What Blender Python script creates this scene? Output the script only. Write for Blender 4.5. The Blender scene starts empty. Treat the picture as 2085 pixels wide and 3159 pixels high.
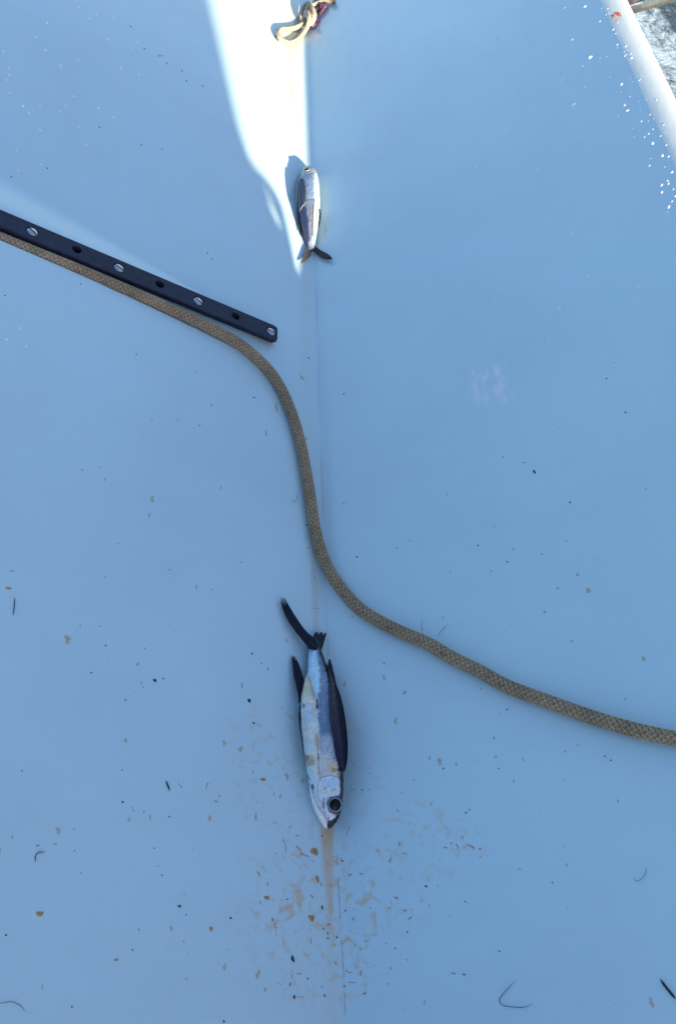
import bpy, bmesh, math, random
import numpy as np
from mathutils import Matrix, Vector
random.seed(7)
rng = np.random.default_rng(11)
SC = bpy.context.scene
COL = SC.collection

# ------------------------------------------------------------------ boat frame, camera, light
# the deck is modelled in boat axes (x starboard, y forward, z up); the boat heels and pitches on the sea
BOAT = Matrix.Rotation(math.radians(-10), 4, 'X') @ Matrix.Rotation(math.radians(-15), 4, 'Y')
W, H, F = 2085.0, 3159.0, 2736.0

def nrm(v):
    v = np.array(v, float); return v / np.linalg.norm(v)

_ey = nrm([(865 - W/2) / F, (H/2 + 2190) / F, -1])
_ex = nrm(np.array([1.0, 0, 0]) - _ey * _ey[0])
_ez = np.cross(_ex, _ey)
CR = np.array([_ex, _ey, _ez])
CAM = np.array([-0.0048, 0.0, 0.82])

cd = bpy.data.cameras.new('camera')
cam = bpy.data.objects.new('camera', cd); COL.objects.link(cam)
cd.sensor_fit = 'VERTICAL'; cd.sensor_height = 36.0; cd.lens = 36.0 * F / H
cd.clip_start = 0.01; cd.clip_end = 5000
m4 = Matrix([list(CR[0]) + [CAM[0]], list(CR[1]) + [CAM[1]], list(CR[2]) + [CAM[2]], [0, 0, 0, 1]])
cam.matrix_world = BOAT @ m4
SC.camera = cam

SUN = nrm([0.5, -0.86, 0.5 * 0.315])          # towards the sun, boat axes
sw = (BOAT.to_3x3() @ Vector(SUN)).normalized()
elev = math.asin(sw.z); azim = math.atan2(sw.x, sw.y)
world = bpy.data.worlds.new("World"); SC.world = world; world.use_nodes = True
wn = world.node_tree
sky = wn.nodes.new('ShaderNodeTexSky'); sky.sky_type = 'NISHITA'; sky.sun_disc = False
sky.sun_elevation = elev; sky.sun_rotation = azim % (2 * math.pi)
sky.air_density = 0.8; sky.dust_density = 0.9; sky.ozone_density = 1.6
wn.links.new(sky.outputs[0], wn.nodes['Background'].inputs[0])
wn.nodes['Background'].inputs[1].default_value = 0.06
sl = bpy.data.lights.new('sun', 'SUN'); sl.energy = 3.0; sl.angle = math.radians(0.53); sl.color = (1.0, 0.85, 0.60)
so = bpy.data.objects.new('sun', sl); COL.objects.link(so)
so.rotation_mode = 'QUATERNION'; so.rotation_quaternion = sw.to_track_quat('Z', 'Y')
SC.view_settings.view_transform = 'Standard'; SC.view_settings.look = 'None'
SC.view_settings.exposure = 2.34; SC.view_settings.gamma = 1.0

# ------------------------------------------------------------------ helpers
def tag(o, label=None, cat=None, group=None, kind=None):
    if label: o['label'] = label
    if cat: o['category'] = cat
    if group: o['group'] = group
    if kind: o['kind'] = kind
    return o

def add_mesh(name, V, Fc, mat, smooth=True, attrs=None):
    me = bpy.data.meshes.new(name)
    V = np.asarray(V, dtype=np.float32)
    if isinstance(Fc, np.ndarray):
        n, k = Fc.shape
        me.vertices.add(len(V)); me.vertices.foreach_set('co', V.ravel())
        me.loops.add(n * k); me.loops.foreach_set('vertex_index', Fc.astype(np.int32).ravel())
        me.polygons.add(n)
        me.polygons.foreach_set('loop_start', np.arange(0, n * k, k, dtype=np.int32))
        me.polygons.foreach_set('loop_total', np.full(n, k, dtype=np.int32))
        me.update(calc_edges=True)
    else:
        me.from_pydata([tuple(map(float, v)) for v in V], [], Fc)
    me.validate()
    if smooth: me.polygons.foreach_set('use_smooth', np.ones(len(me.polygons), dtype=bool))
    if mat is not None:
        for m in (mat if isinstance(mat, (list, tuple)) else [mat]): me.materials.append(m)
    for an, arr in (attrs or {}).items():
        arr = np.asarray(arr, np.float32)
        if arr.ndim == 1:
            a = me.attributes.new(an, 'FLOAT', 'POINT'); a.data.foreach_set('value', arr)
        else:
            if arr.shape[1] == 3: arr = np.concatenate([arr, np.ones((len(arr), 1), np.float32)], 1)
            a = me.attributes.new(an, 'FLOAT_COLOR', 'POINT'); a.data.foreach_set('color', arr.ravel())
    return me

def top(name, data, origin=(0, 0, 0), local=None):
    """a top-level object; data holds boat-axis vertices (or None for an Empty)"""
    o = bpy.data.objects.new(name, data); COL.objects.link(o)
    o.matrix_world = BOAT @ (local if local is not None else Matrix.Translation(origin))
    return o

def part(name, data, parent, origin=(0, 0, 0)):
    o = bpy.data.objects.new(name, data); COL.objects.link(o); o.parent = parent
    o.location = tuple(-np.array(origin, float))
    return o

def gridf(nu, nv, cu=False, cv=False):
    i = np.arange(nu if cu else nu - 1)[:, None]; j = np.arange(nv if cv else nv - 1)[None, :]
    a = i * nv + j; b = ((i + 1) % nu) * nv + j; c = ((i + 1) % nu) * nv + (j + 1) % nv; d = i * nv + (j + 1) % nv
    return np.stack([a, b, c, d], -1).reshape(-1, 4)

def sstep(a, b, x):
    t = np.clip((x - a) / (b - a), 0, 1); return t * t * (3 - 2 * t)

_perm = rng.random((64, 64))
def vnoise(x, y):
    xi = np.floor(x).astype(int); yi = np.floor(y).astype(int)
    fx = x - xi; fy = y - yi; fx = fx * fx * (3 - 2 * fx); fy = fy * fy * (3 - 2 * fy)
    g = lambda a, b: _perm[a % 64, b % 64]
    return (g(xi, yi) * (1 - fx) + g(xi + 1, yi) * fx) * (1 - fy) + (g(xi, yi + 1) * (1 - fx) + g(xi + 1, yi + 1) * fx) * fy
def fbm(x, y, o=4):
    s = 0; a = .5
    for k in range(o):
        s = s + a * vnoise(x * 2 ** k + 17.3 * k, y * 2 ** k + 9.1 * k); a *= .5
    return s / (1 - .5 ** o)

def seg_dist(px, py, pts):
    """distance to a polyline and the fraction along it"""
    best = np.full(px.shape, 1e9); bt = np.zeros(px.shape)
    n = len(pts) - 1
    for i in range(n):
        ax, ay = pts[i]; bx, by = pts[i + 1]
        dx, dy = bx - ax, by - ay
        t = np.clip(((px - ax) * dx + (py - ay) * dy) / max(dx * dx + dy * dy, 1e-12), 0, 1)
        d = np.hypot(px - ax - t * dx, py - ay - t * dy)
        m = d < best; best = np.where(m, d, best); bt = np.where(m, (i + t) / n, bt)
    return best, bt

def sd_poly(px, py, pts):
    """signed distance, negative inside"""
    pts = list(pts); d, _ = seg_dist(px, py, pts + [pts[0]])
    ins = np.zeros(px.shape, bool); n = len(pts)
    for i in range(n):
        ax, ay = pts[i]; bx, by = pts[(i + 1) % n]
        if ay == by: continue
        c = ((ay > py) != (by > py)) & (px < (bx - ax) * (py - ay) / (by - ay) + ax)
        ins ^= c
    return np.where(ins, -d, d)

def smooth_poly(pts, n):
    """Catmull-Rom through the points, n samples"""
    P = np.asarray(pts, float); P = np.vstack([2 * P[0] - P[1], P, 2 * P[-1] - P[-2]])
    L = np.concatenate([[0], np.cumsum(np.linalg.norm(np.diff(P[1:-1], axis=0), axis=1))])
    s = np.linspace(0, L[-1], n); i = np.clip(np.searchsorted(L, s, side='right') - 1, 0, len(L) - 2)
    t = ((s - L[i]) / (L[i + 1] - L[i]))[:, None]
    p0, p1, p2, p3 = P[i], P[i + 1], P[i + 2], P[i + 3]
    return .5 * (2 * p1 + (p2 - p0) * t + (2 * p0 - 5 * p1 + 4 * p2 - p3) * t ** 2 + (3 * p1 - p0 - 3 * p2 + p3) * t ** 3)

# ------------------------------------------------------------------ deck shape
ML, MR = math.tan(math.radians(32)), math.tan(math.radians(18))
XG = 0.472                                    # where the gunwale starts to round over
sp = lambda t: np.logaddexp(0, t)

def track_y(x): return 0.8443 + (x + 0.057) * 0.0118
def rope_w(x): return np.interp(x, [-.60, -.36, -.27, -.22, -.18, -.14, -.10], [-.0188, -.0190, -.0200, -.0220, -.0250, -.0290, -.0346])
def gutter(x, y):
    """relief along the track: a low ridge that falls away forward, with a groove for the rope abaft it"""
    w = y - track_y(x)
    g = np.clip((-x - 0.085) / 0.27, 0, 1.6)
    near = 0.008 * g * sstep(-0.40, -0.024, w) * (1 - sstep(-.020, -.012, w))
    ww = rope_w(x) - .0066
    groove = -0.0140 * g * sstep(ww - .0014, ww + .0014, w) * (1 - sstep(-.016, -.012, w))
    far = -0.013 * g * sstep(.014, .018 + .085 * np.maximum(g, .02), w) * (1 - sstep(.12, .55, w))
    return -(near + groove + far)

def zdeck(x, y):
    x = np.asarray(x, float); y = np.asarray(y, float)
    wl = 0.0038
    z = ML * wl * sp(-x / wl) + MR * wl * sp(x / wl) - (ML + MR) * wl * math.log(2) * 0.55
    z = z - ML * 0.03 * sp((-x - 0.66) / 0.03)
    z = z - 0.004 * np.exp(-((x - 0.22) / 0.13) ** 2)      # the starboard panel is a touch hollow
    return z - gutter(x, y)

def dnormal(x, y, e=0.002):
    nx = -(zdeck(x + e, y) - zdeck(x - e, y)) / (2 * e); ny = -(zdeck(x, y + e) - zdeck(x, y - e)) / (2 * e)
    n = np.stack([nx, ny, np.ones_like(nx)], -1); return n / np.linalg.norm(n, axis=-1, keepdims=True)

def rays(uv):
    uv = np.asarray(uv, float).reshape(-1, 2)
    c = np.stack([(uv[:, 0] - W/2) / F, (H/2 - uv[:, 1]) / F, -np.ones(len(uv))], 1)
    d = c @ CR.T
    return d / np.linalg.norm(d, axis=1, keepdims=True)

def on_deck(uv, off=0.0):
    """where sight lines meet the deck (raised by off)"""
    d = rays(uv); lo = np.full(len(d), .3); hi = np.full(len(d), 3.0)
    off = np.broadcast_to(off, lo.shape)
    ts = np.linspace(.3, 3.2, 240)
    hit = np.full(len(d), 3.2); prev = np.full(len(d), .3); done = np.zeros(len(d), bool)
    for t in ts:
        p = CAM + d * t
        f = p[:, 2] - zdeck(p[:, 0], p[:, 1]) - off
        new = (f < 0) & ~done; hit[new] = t; done |= new; prev[~done] = t
    lo = prev.copy(); hi = hit.copy()
    for _ in range(26):
        mid = (lo + hi) / 2; p = CAM + d * mid[:, None]
        f = p[:, 2] - zdeck(p[:, 0], p[:, 1]) - off
        hi = np.where(f < 0, mid, hi); lo = np.where(f < 0, lo, mid)
    return CAM + d * ((lo + hi) / 2)[:, None]

def sight(p):
    """where a point falls in the photograph"""
    c = (np.asarray(p) - CAM) @ CR
    return W/2 - F * c[..., 0] / c[..., 2], H/2 + F * c[..., 1] / c[..., 2]

def depth(p): return -((np.asarray(p) - CAM) @ CR[:, 2])

# ------------------------------------------------------------------ materials
def mat_new(name):
    m = bpy.data.materials.new(name); m.use_nodes = True
    nt = m.node_tree; return m, nt, nt.nodes['Principled BSDF']

def node(nt, t, **kw):
    n = nt.nodes.new(t)
    for k, v in kw.items():
        if k.startswith('i_'):
            n.inputs[k[2:].replace('_', ' ')].default_value = v
        else: setattr(n, k, v)
    return n

def noise(nt, scale, detail=3, rough=.5, dist=0, vec=None):
    n = node(nt, 'ShaderNodeTexNoise'); n.inputs['Scale'].default_value = scale
    n.inputs['Detail'].default_value = detail; n.inputs['Roughness'].default_value = rough; n.inputs['Distortion'].default_value = dist
    if vec is not None: nt.links.new(vec, n.inputs['Vector'])
    return n

def ramp(nt, fac, stops):
    r = node(nt, 'ShaderNodeValToRGB'); nt.links.new(fac, r.inputs[0])
    e = r.color_ramp.elements
    while len(e) < len(stops): e.new(.5)
    for el, (p, c) in zip(e, stops):
        el.position = p; el.color = (c, c, c, 1) if isinstance(c, (int, float)) else (*c, 1)
    return r.outputs[0]

def mixc(nt, fac, a, b, mode='MIX'):
    n = node(nt, 'ShaderNodeMix', data_type='RGBA', blend_type=mode)
    for s, v in ((0, fac), (6, a), (7, b)):
        if hasattr(v, 'links') or hasattr(v, 'is_linked'): nt.links.new(v, n.inputs[s])
        else: n.inputs[s].default_value = v if s == 0 else (*v, 1)
    return n.outputs[2]

def mth(nt, op, a, b=None):
    n = node(nt, 'ShaderNodeMath', operation=op)
    for i, v in enumerate((a, b)):
        if v is None: continue
        if hasattr(v, 'is_linked'): nt.links.new(v, n.inputs[i])
        else: n.inputs[i].default_value = v
    return n.outputs[0]

def bump(nt, bs, h, strength, dist):
    b = node(nt, 'ShaderNodeBump'); b.inputs['Strength'].default_value = strength; b.inputs['Distance'].default_value = dist
    nt.links.new(h, b.inputs['Height']); nt.links.new(b.outputs[0], bs.inputs['Normal'])

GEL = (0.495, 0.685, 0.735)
GEL_LIT = (0.76, 0.80, 0.73)  # whiter copy of the same gelcoat, sunlit brightness put into the colour
def gelcoat(name, dirty, GEL):
    m, nt, bs = mat_new(name)
    tc = node(nt, 'ShaderNodeTexCoord').outputs['Object']
    big = noise(nt, 3.5, 3, vec=tc).outputs[0]
    base = mixc(nt, ramp(nt, big, [(.3, 0), (.7, 1)]), tuple(c * .95 for c in GEL), tuple(min(1, c * 1.04) for c in GEL))
    fine = noise(nt, 750, 2, vec=tc).outputs[0]
    base = mixc(nt, 1.0, base, ramp(nt, fine, [(.25, .955), (.75, 1.0)]), 'MULTIPLY')
    if dirty:
        fmap = node(nt, 'ShaderNodeMapping'); fmap.inputs['Scale'].default_value = (.25, 1, 1); nt.links.new(tc, fmap.inputs[0])
        film = ramp(nt, noise(nt, 16, 6, .6, .4, vec=fmap.outputs[0]).outputs[0], [(.35, 0), (.80, 1)])
        base = mixc(nt, mth(nt, 'MULTIPLY', film, .10), base, (.40, .44, .40))
        at = lambda s: node(nt, 'ShaderNodeAttribute', attribute_name=s).outputs['Fac']
        # faint specks everywhere
        s1 = ramp(nt, noise(nt, 420, 2, vec=tc).outputs[0], [(.735, 0), (.775, 1)])
        base = mixc(nt, mth(nt, 'MULTIPLY', s1, .3), base, (.22, .23, .24))
        s2 = ramp(nt, noise(nt, 130, 3, vec=tc).outputs[0], [(.60, 0), (.80, 1)])
        base = mixc(nt, mth(nt, 'MULTIPLY', s2, .02), base, (.36, .37, .33))
        # tan drip down the crease
        st = noise(nt, 90, 4, vec=tc).outputs[0]
        rust = mth(nt, 'MULTIPLY', at('rust'), ramp(nt, st, [(.25, .6), (.7, 1)]))
        base = mixc(nt, rust, base, (.56, .37, .18))
        # dried smears round the fish
        n1 = noise(nt, 80, 5, .55, 1.2, vec=tc).outputs[0]
        sm = mth(nt, 'MULTIPLY', at('smear'), ramp(nt, n1, [(.52, 0), (.72, 1)]))
        base = mixc(nt, mth(nt, 'MULTIPLY', sm, .75), base, (.58, .35, .12))
        n2 = noise(nt, 150, 3, .5, 1.5, vec=tc).outputs[0]
        sm2 = mth(nt, 'MULTIPLY', at('smear'), ramp(nt, n2, [(.68, 0), (.74, 1)]))
        base = mixc(nt, mth(nt, 'MULTIPLY', sm2, .8), base, (.30, .15, .06))
        # yellow weep below the knot, chalky scuff, scribed line
        y1 = node(nt, 'ShaderNodeMapping'); y1.inputs['Scale'].default_value = (1, .08, 1); nt.links.new(tc, y1.inputs[0])
        yn = noise(nt, 160, 3, vec=y1.outputs[0]).outputs[0]
        yl = mth(nt, 'MULTIPLY', at('yellow'), ramp(nt, yn, [(.3, .25), (.65, 1)]))
        base = mixc(nt, yl, base, (.66, .58, .10))
        sn = node(nt, 'ShaderNodeMapping'); sn.inputs['Scale'].default_value = (1, .35, 1); nt.links.new(tc, sn.inputs[0])
        sc_ = mth(nt, 'MULTIPLY', at('scuff'), ramp(nt, noise(nt, 110, 4, vec=sn.outputs[0]).outputs[0], [(.42, 0), (.62, 1)]))
        base = mixc(nt, mth(nt, 'MULTIPLY', sc_, .6), base, (.86, .80, .80))
        base = mixc(nt, mth(nt, 'MULTIPLY', at('scribe'), .38), base, (.2, .2, .2))
        base = mixc(nt, mth(nt, 'MULTIPLY', at('seam'), .26), base, (.24, .25, .24))
    nt.links.new(base, bs.inputs['Base Color'])
    bs.inputs['Roughness'].default_value = .20
    bs.inputs['Specular IOR Level'].default_value = .5
    hm = node(nt, 'ShaderNodeMapping'); hm.inputs['Scale'].default_value = (1, .3, 1); nt.links.new(tc, hm.inputs[0])
    hb = mth(nt, 'ADD', noise(nt, 24, 2, vec=hm.outputs[0]).outputs[0], mth(nt, 'MULTIPLY', noise(nt, 150, 3, vec=hm.outputs[0]).outputs[0], .10))
    bump(nt, bs, hb, .32, .004)
    return m
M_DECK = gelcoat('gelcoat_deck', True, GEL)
M_GUN = gelcoat('gelcoat_gunwale', False, GEL_LIT)

def simple(name, col, rough=.5, metal=0, spec=.5, var=.15, scale=60, bmp=0.0, bscale=200, bdist=.001):
    m, nt, bs = mat_new(name)
    tc = node(nt, 'ShaderNodeTexCoord').outputs['Object']
    n = noise(nt, scale, 4, vec=tc).outputs[0]
    c = mixc(nt, ramp(nt, n, [(.3, 0), (.7, 1)]), tuple(x * (1 - var) for x in col), tuple(min(1, x * (1 + var)) for x in col))
    nt.links.new(c, bs.inputs['Base Color'])
    bs.inputs['Roughness'].default_value = rough; bs.inputs['Metallic'].default_value = metal; bs.inputs['Specular IOR Level'].default_value = spec
    if bmp: bump(nt, bs, noise(nt, bscale, 3, vec=tc).outputs[0], bmp, bdist)
    return m

def painted(name, rough, spec=.5, bscale=900, bmp=.25, metal=0.0, coat=0):
    m, nt, bs = mat_new(name)
    a = node(nt, 'ShaderNodeAttribute', attribute_name='tint').outputs['Color']
    tc = node(nt, 'ShaderNodeTexCoord').outputs['Object']
    n = noise(nt, 500, 3, vec=tc).outputs[0]
    c = mixc(nt, 1.0, a, ramp(nt, n, [(.25, .82), (.75, 1.12)]), 'MULTIPLY')
    nt.links.new(c, bs.inputs['Base Color']); bs.inputs['Roughness'].default_value = rough
    bs.inputs['Specular IOR Level'].default_value = spec; bs.inputs['Metallic'].default_value = metal
    bs.inputs['Coat Weight'].default_value = coat; bs.inputs['Coat Roughness'].default_value = .15
    bump(nt, bs, noise(nt, bscale, 3, vec=tc).outputs[0], bmp, .0006)
    return m
M_FISH = painted('fish_skin', .30, .4)
M_FIN = painted('fin_membrane', .5, .12)
M_ROPE = painted('rope_fibre', .85, .15, bscale=1600, bmp=.5)

# ------------------------------------------------------------------ setting: deck
def px_world(pts, off=0.0): return on_deck(pts, off)[:, :2]

xs = np.unique(np.round(np.concatenate([
    np.arange(-1.3, -.62, .02), np.arange(-.62, -.04, .004), np.arange(-.04, -.018, .002), np.arange(-.018, .022, .0005),
    np.arange(.022, .06, .002), np.arange(.06, XG - .003, .004), [XG]]), 5))
ys = np.unique(np.round(np.concatenate([
    np.arange(-.6, .79, .005), np.arange(.79, .935, .0013), np.arange(.935, 2.0, .005), np.arange(2.0, 3.6, .03)]), 5))
X, Y = np.meshgrid(xs, ys, indexing='ij'); Z = zdeck(X, Y)
px_, py_ = X.ravel(), Y.ravel()
att = {}
q = lambda x, y: (700 + x / 2.24, 2100 + y / 2.24)
drip = px_world([q(645, 1010), q(640, 1060), q(652, 1120), q(655, 1200), q(665, 1300), q(678, 1420), q(690, 1520), q(700, 1620), q(708, 1700),
                 q(728, 1700), q(735, 1600), q(735, 1400), q(738, 1200), q(735, 1100), q(745, 1040), q(740, 1000)])
d1 = sd_poly(px_, py_, drip)
fade = sstep(.115, .30, py_) * .3 + .7
rust = (1 - sstep(-.003, .0022, d1)) * fade
up = px_world([(962, 1660), (960, 1780), (962, 1870), (966, 1960), (984, 1960), (981, 1870), (975, 1780), (974, 1660)])
rust = np.maximum(rust, (1 - sstep(-.002, .0025, sd_poly(px_, py_, up))) * .34)
up2 = px_world([(935, 860), (930, 1000), (938, 1250), (952, 1500), (968, 1500), (956, 1250), (955, 1000), (965, 860)])
rust = np.maximum(rust, (1 - sstep(-.005, .006, sd_poly(px_, py_, up2))) * .10)
tend = px_world([(770, 1030), (800, 1055), (845, 1072), (845, 1062)])
rust = np.maximum(rust, (1 - sstep(-.001, .003, sd_poly(px_, py_, tend))) * .4)
att['rust'] = rust
def env(cx, cy, rx, ry):
    c = px_world([(cx, cy), (cx + rx, cy), (cx, cy + ry)])
    sx = abs(c[1, 0] - c[0, 0]); sy = abs(c[2, 1] - c[0, 1])
    r = np.sqrt(((px_ - c[0, 0]) / sx) ** 2 + ((py_ - c[0, 1]) / sy) ** 2)
    return 1 - sstep(.55, 1.25, r)
sm = np.maximum.reduce([env(940, 2380, 260, 260) * .5, env(1000, 2800, 250, 280), env(1000, 2950, 210, 180) * .8, env(1290, 2610, 210, 150) * .6,
                        env(925, 2350, 60, 260) * .5, env(1150, 2750, 200, 180) * .45])
att['smear'] = sm
yel = px_world([(868, -40), (872, 60), (884, 150), (888, 320), (930, 330), (928, 130), (900, -40)])
att['yellow'] = (1 - sstep(-.004, .004, sd_poly(px_, py_, yel))) * .55
scf = px_world([(1445, 1130), (1560, 1120), (1585, 1245), (1445, 1245)])
att['scuff'] = (1 - sstep(-.012, .006, sd_poly(px_, py_, scf)))
scr = px_world([q(758, 1210), q(775, 1500), q(790, 1750), q(800, 1950), q(812, 2150), q(816, 2310)])
d2, _ = seg_dist(px_, py_, scr); att['scribe'] = (1 - sstep(.0003, .0010, d2)) * (fbm(py_ * 90, px_ * 3) > .42)
seam = px_world([(956, 300), (966, 640), (975, 860), (981, 1050), (986, 1300), (996, 1550), (1003, 1800), (1012, 2000), (1022, 2250), (1038, 2640), (1058, 3000), (1070, 3250)])
d3, _ = seg_dist(px_, py_, seam); att['seam'] = (1 - sstep(.0004, .0016, d3)) * sstep(.30, .62, fbm(py_ * 14, px_ * 2 + 5)) * sstep(.33, .45, py_)
low = px_world([(1010, 2840), (1014, 3000), (1022, 3300), (1052, 3300), (1036, 3000), (1028, 2840)])
att['rust'] = np.maximum(att['rust'], (1 - sstep(-.006, .004, sd_poly(px_, py_, low))) * .22)
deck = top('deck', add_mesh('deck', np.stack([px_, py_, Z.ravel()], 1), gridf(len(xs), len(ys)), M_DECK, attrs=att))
tag(deck, kind='structure')

# gunwale: rounded moulding and the topside below it, swept along the deck edge
sl0 = math.atan((zdeck(XG, 0) - zdeck(XG - .002, 0)) / .002)
prof = [(XG, float(zdeck(XG, 0)))]; ang = []
for i in range(24): ang.append((sl0 + (math.radians(-14) - sl0) * (i + .5) / 24, .040 / 24))
for i in range(12): ang.append((math.radians(-14 - 74 * (i + .5) / 12), .010 / 12))
for i in range(10): ang.append((math.radians(-87), .09))
for a, l in ang: prof.append((prof[-1][0] + math.cos(a) * l, prof[-1][1] + math.sin(a) * l))
prof = np.array(prof); gy = np.linspace(-.6, 3.6, 120)
GV = np.stack([np.repeat(prof[:, 0], len(gy)), np.tile(gy, len(prof)), np.repeat(prof[:, 1], len(gy))], 1)
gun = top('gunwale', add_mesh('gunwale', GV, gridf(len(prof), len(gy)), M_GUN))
tag(gun, 'sunlit white rounded gunwale along the deck edge above the foaming sea', 'gunwale')
GX1, GZ1 = prof[36]

# sea with foam, level in the world, not in the boat
ms, nt, bs = mat_new('sea_water')
tc = node(nt, 'ShaderNodeTexCoord').outputs['Object']
n1 = noise(nt, 2.3, 6, .62, .8, vec=tc).outputs[0]; n2 = noise(nt, 26, 5, .65, .5, vec=tc).outputs[0]
f = mth(nt, 'ADD', mth(nt, 'MULTIPLY', n1, .75), mth(nt, 'MULTIPLY', n2, .45))
fm = ramp(nt, f, [(.55, 0), (.68, 1)])
nt.links.new(mixc(nt, fm, (.008, .022, .034), (.27, .35, .43)), bs.inputs['Base Color'])
nt.links.new(ramp(nt, fm, [(0, .08), (1, .8)]), bs.inputs['Roughness'])
bump(nt, bs, f, .6, .05)
bm = bmesh.new()
bmesh.ops.create_circle(bm, cap_ends=True, radius=3000, segments=64)
me = bpy.data.meshes.new('sea'); bm.to_mesh(me); bm.free(); me.materials.append(ms)
sea = bpy.data.objects.new('sea', me); COL.objects.link(sea); sea.location = (0, 0, -1.05); tag(sea, kind='structure')

# ------------------------------------------------------------------ unseen sheet added and shaped to shade the deck (outside the frame, towards the sun)
S = SUN; p1v = nrm(np.cross([0, 0, 1], S)); p2v = np.cross(S, p1v)
if p1v[0] < 0: p1v = -p1v
if p2v[2] < 0: p2v = -p2v
edge = on_deck([(917, 848), (893, 730), (872, 640), (846, 585), (812, 540), (775, 505), (738, 390), (705, 240), (676, 110), (650, 0)])
E1 = edge @ p1v; E2 = edge @ p2v
def edge_p1(p2):
    if p2 < E2[0]: return E1[0] + .14 * (1 if p2 < E2[0] - .0005 else 0)
    if p2 > E2[-1]: return E1[-1] + (p2 - E2[-1]) * (E1[-1] - E1[-3]) / (E2[-1] - E2[-3])
    return float(np.interp(p2, E2, E1))
a_tip = float(edge[0] @ S)
rows = np.unique(np.concatenate([np.linspace(E2[0] - .20, E2[0], 12), E2, np.linspace(E2[0], E2[-1], 40), np.linspace(E2[-1], .60, 8)]))
# a slit that lets a sliver of sun through
sl_px = on_deck([(827, 590), (845, 650), (868, 712)]); sl1 = sl_px @ p1v; sl2 = sl_px @ p2v
ncol = 60
cols = np.concatenate([np.linspace(0, .12, 40), np.linspace(.13, 1, 24)])
SV = []
for p2 in rows:
    e = edge_p1(p2); a_e = a_tip + .95 + 2.4 * max(0, (p2 - E2[0]) / (E2[-1] - E2[0]))
    for c in cols:
        p1 = e - c * (e + .75)
        a = a_e + (e - p1) * 1.5
        SV.append(p1v * p1 + p2v * p2 + S * a)
SV = np.array(SV); SF = gridf(len(rows), len(cols))
# the foot of the sheet beyond its curved edge
he = on_deck([(917, 848), (929, 800), (939, 750), (948, 690), (955, 630), (959, 580)]); H1, H2 = he @ p1v, he @ p2v
fp = np.concatenate([np.linspace(H1[0], H1[-1], 30), np.linspace(H1[-1], H1[-1] + .10, 10)[1:]]); top2 = np.interp(fp, H1, np.maximum.accumulate(H2))
FV = np.stack([[p1v * a_ + p2v * (b_ - (b_ - E2[0] + .03) * c_) + S * (a_tip + .95) for c_ in np.linspace(0, 1, 8)] for a_, b_ in zip(fp, top2)]).reshape(-1, 3)
FG = gridf(len(fp), 8) + len(SV); SV = np.vstack([SV, FV]); nbase = len(SF); SF = np.vstack([SF, FG])
cen = SV[SF].mean(1); c1, c2 = cen @ p1v, cen @ p2v
order = np.argsort(sl2); o2 = sl2[order]; o1 = sl1[order]
mid = np.interp(c2, o2, o1); tt = (c2 - o2[0]) / (o2[-1] - o2[0])
half = .0042 * np.sqrt(np.clip(1 - (2 * tt - 1) ** 2, 0, 1))
keep = (np.arange(len(SF)) >= nbase) | ~((tt > 0) & (tt < 1) & (np.abs(c1 - mid) < half))
zlow = cen[:, 2] > (np.where(cen[:, 0] < XG, zdeck(np.minimum(cen[:, 0], XG), cen[:, 1]), GZ1) - .014)
M_SHEET = simple('shade_sheet_cloth', (.72, .70, .64), .8, spec=.2, var=.05, bmp=.3, bscale=300)
_nt = M_SHEET.node_tree; _bs = _nt.nodes['Principled BSDF']
_tl = node(_nt, 'ShaderNodeBsdfTranslucent'); _tl.inputs[0].default_value = (.85, .66, .56, 1); _mx = node(_nt, 'ShaderNodeMixShader'); _mx.inputs[0].default_value = .65
_nt.links.new(_bs.outputs[0], _mx.inputs[1]); _nt.links.new(_tl.outputs[0], _mx.inputs[2]); _nt.links.new(_mx.outputs[0], _nt.nodes['Material Output'].inputs['Surface'])
shade_sheet = top('shade_sheet', add_mesh('shade_sheet', SV, SF[keep & zlow], M_SHEET))
md = shade_sheet.modifiers.new('thickness', 'SOLIDIFY'); md.thickness = .0015
tag(shade_sheet, 'off white sheet added out of view to shade the deck', 'shade_sheet')

# ------------------------------------------------------------------ braided rope
def frames(P):
    T = np.gradient(P, axis=0); T /= np.linalg.norm(T, axis=1, keepdims=True)
    U = np.zeros_like(P); u = np.cross(T[0], [0, 0, 1]); u /= np.linalg.norm(u)
    for i in range(len(P)):
        u = u - T[i] * (u @ T[i]); u /= np.linalg.norm(u); U[i] = u
    return T, U, np.cross(T, U)

def resample(P, ds):
    L = np.concatenate([[0], np.cumsum(np.linalg.norm(np.diff(P, axis=0), axis=1))])
    s = np.arange(0, L[-1], ds); return np.stack([np.interp(s, L, P[:, k]) for k in range(3)], 1), s

def tube(P, r, n=10, cap=True):
    T, U, V = frames(P); r = np.broadcast_to(r, len(P))
    a = np.linspace(0, 2 * np.pi, n, endpoint=False)
    R = P[:, None] + (U[:, None] * np.cos(a)[None, :, None] + V[:, None] * np.sin(a)[None, :, None]) * r[:, None, None]
    VV = R.reshape(-1, 3); FF = gridf(len(P), n, cv=True)
    if cap:
        k = len(VV); VV = np.vstack([VV, P[0], P[-1]])
        j = np.arange(n); jn = (j + 1) % n; b = (len(P) - 1) * n
        FF = np.vstack([FF, np.stack([jn, j, np.full(n, k), np.full(n, k)], 1), np.stack([b + j, b + jn, np.full(n, k + 1), np.full(n, k + 1)], 1)])
    return VV, FF

def tris_ok(FF):
    return [tuple(dict.fromkeys(map(int, f))) for f in FF]

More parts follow.
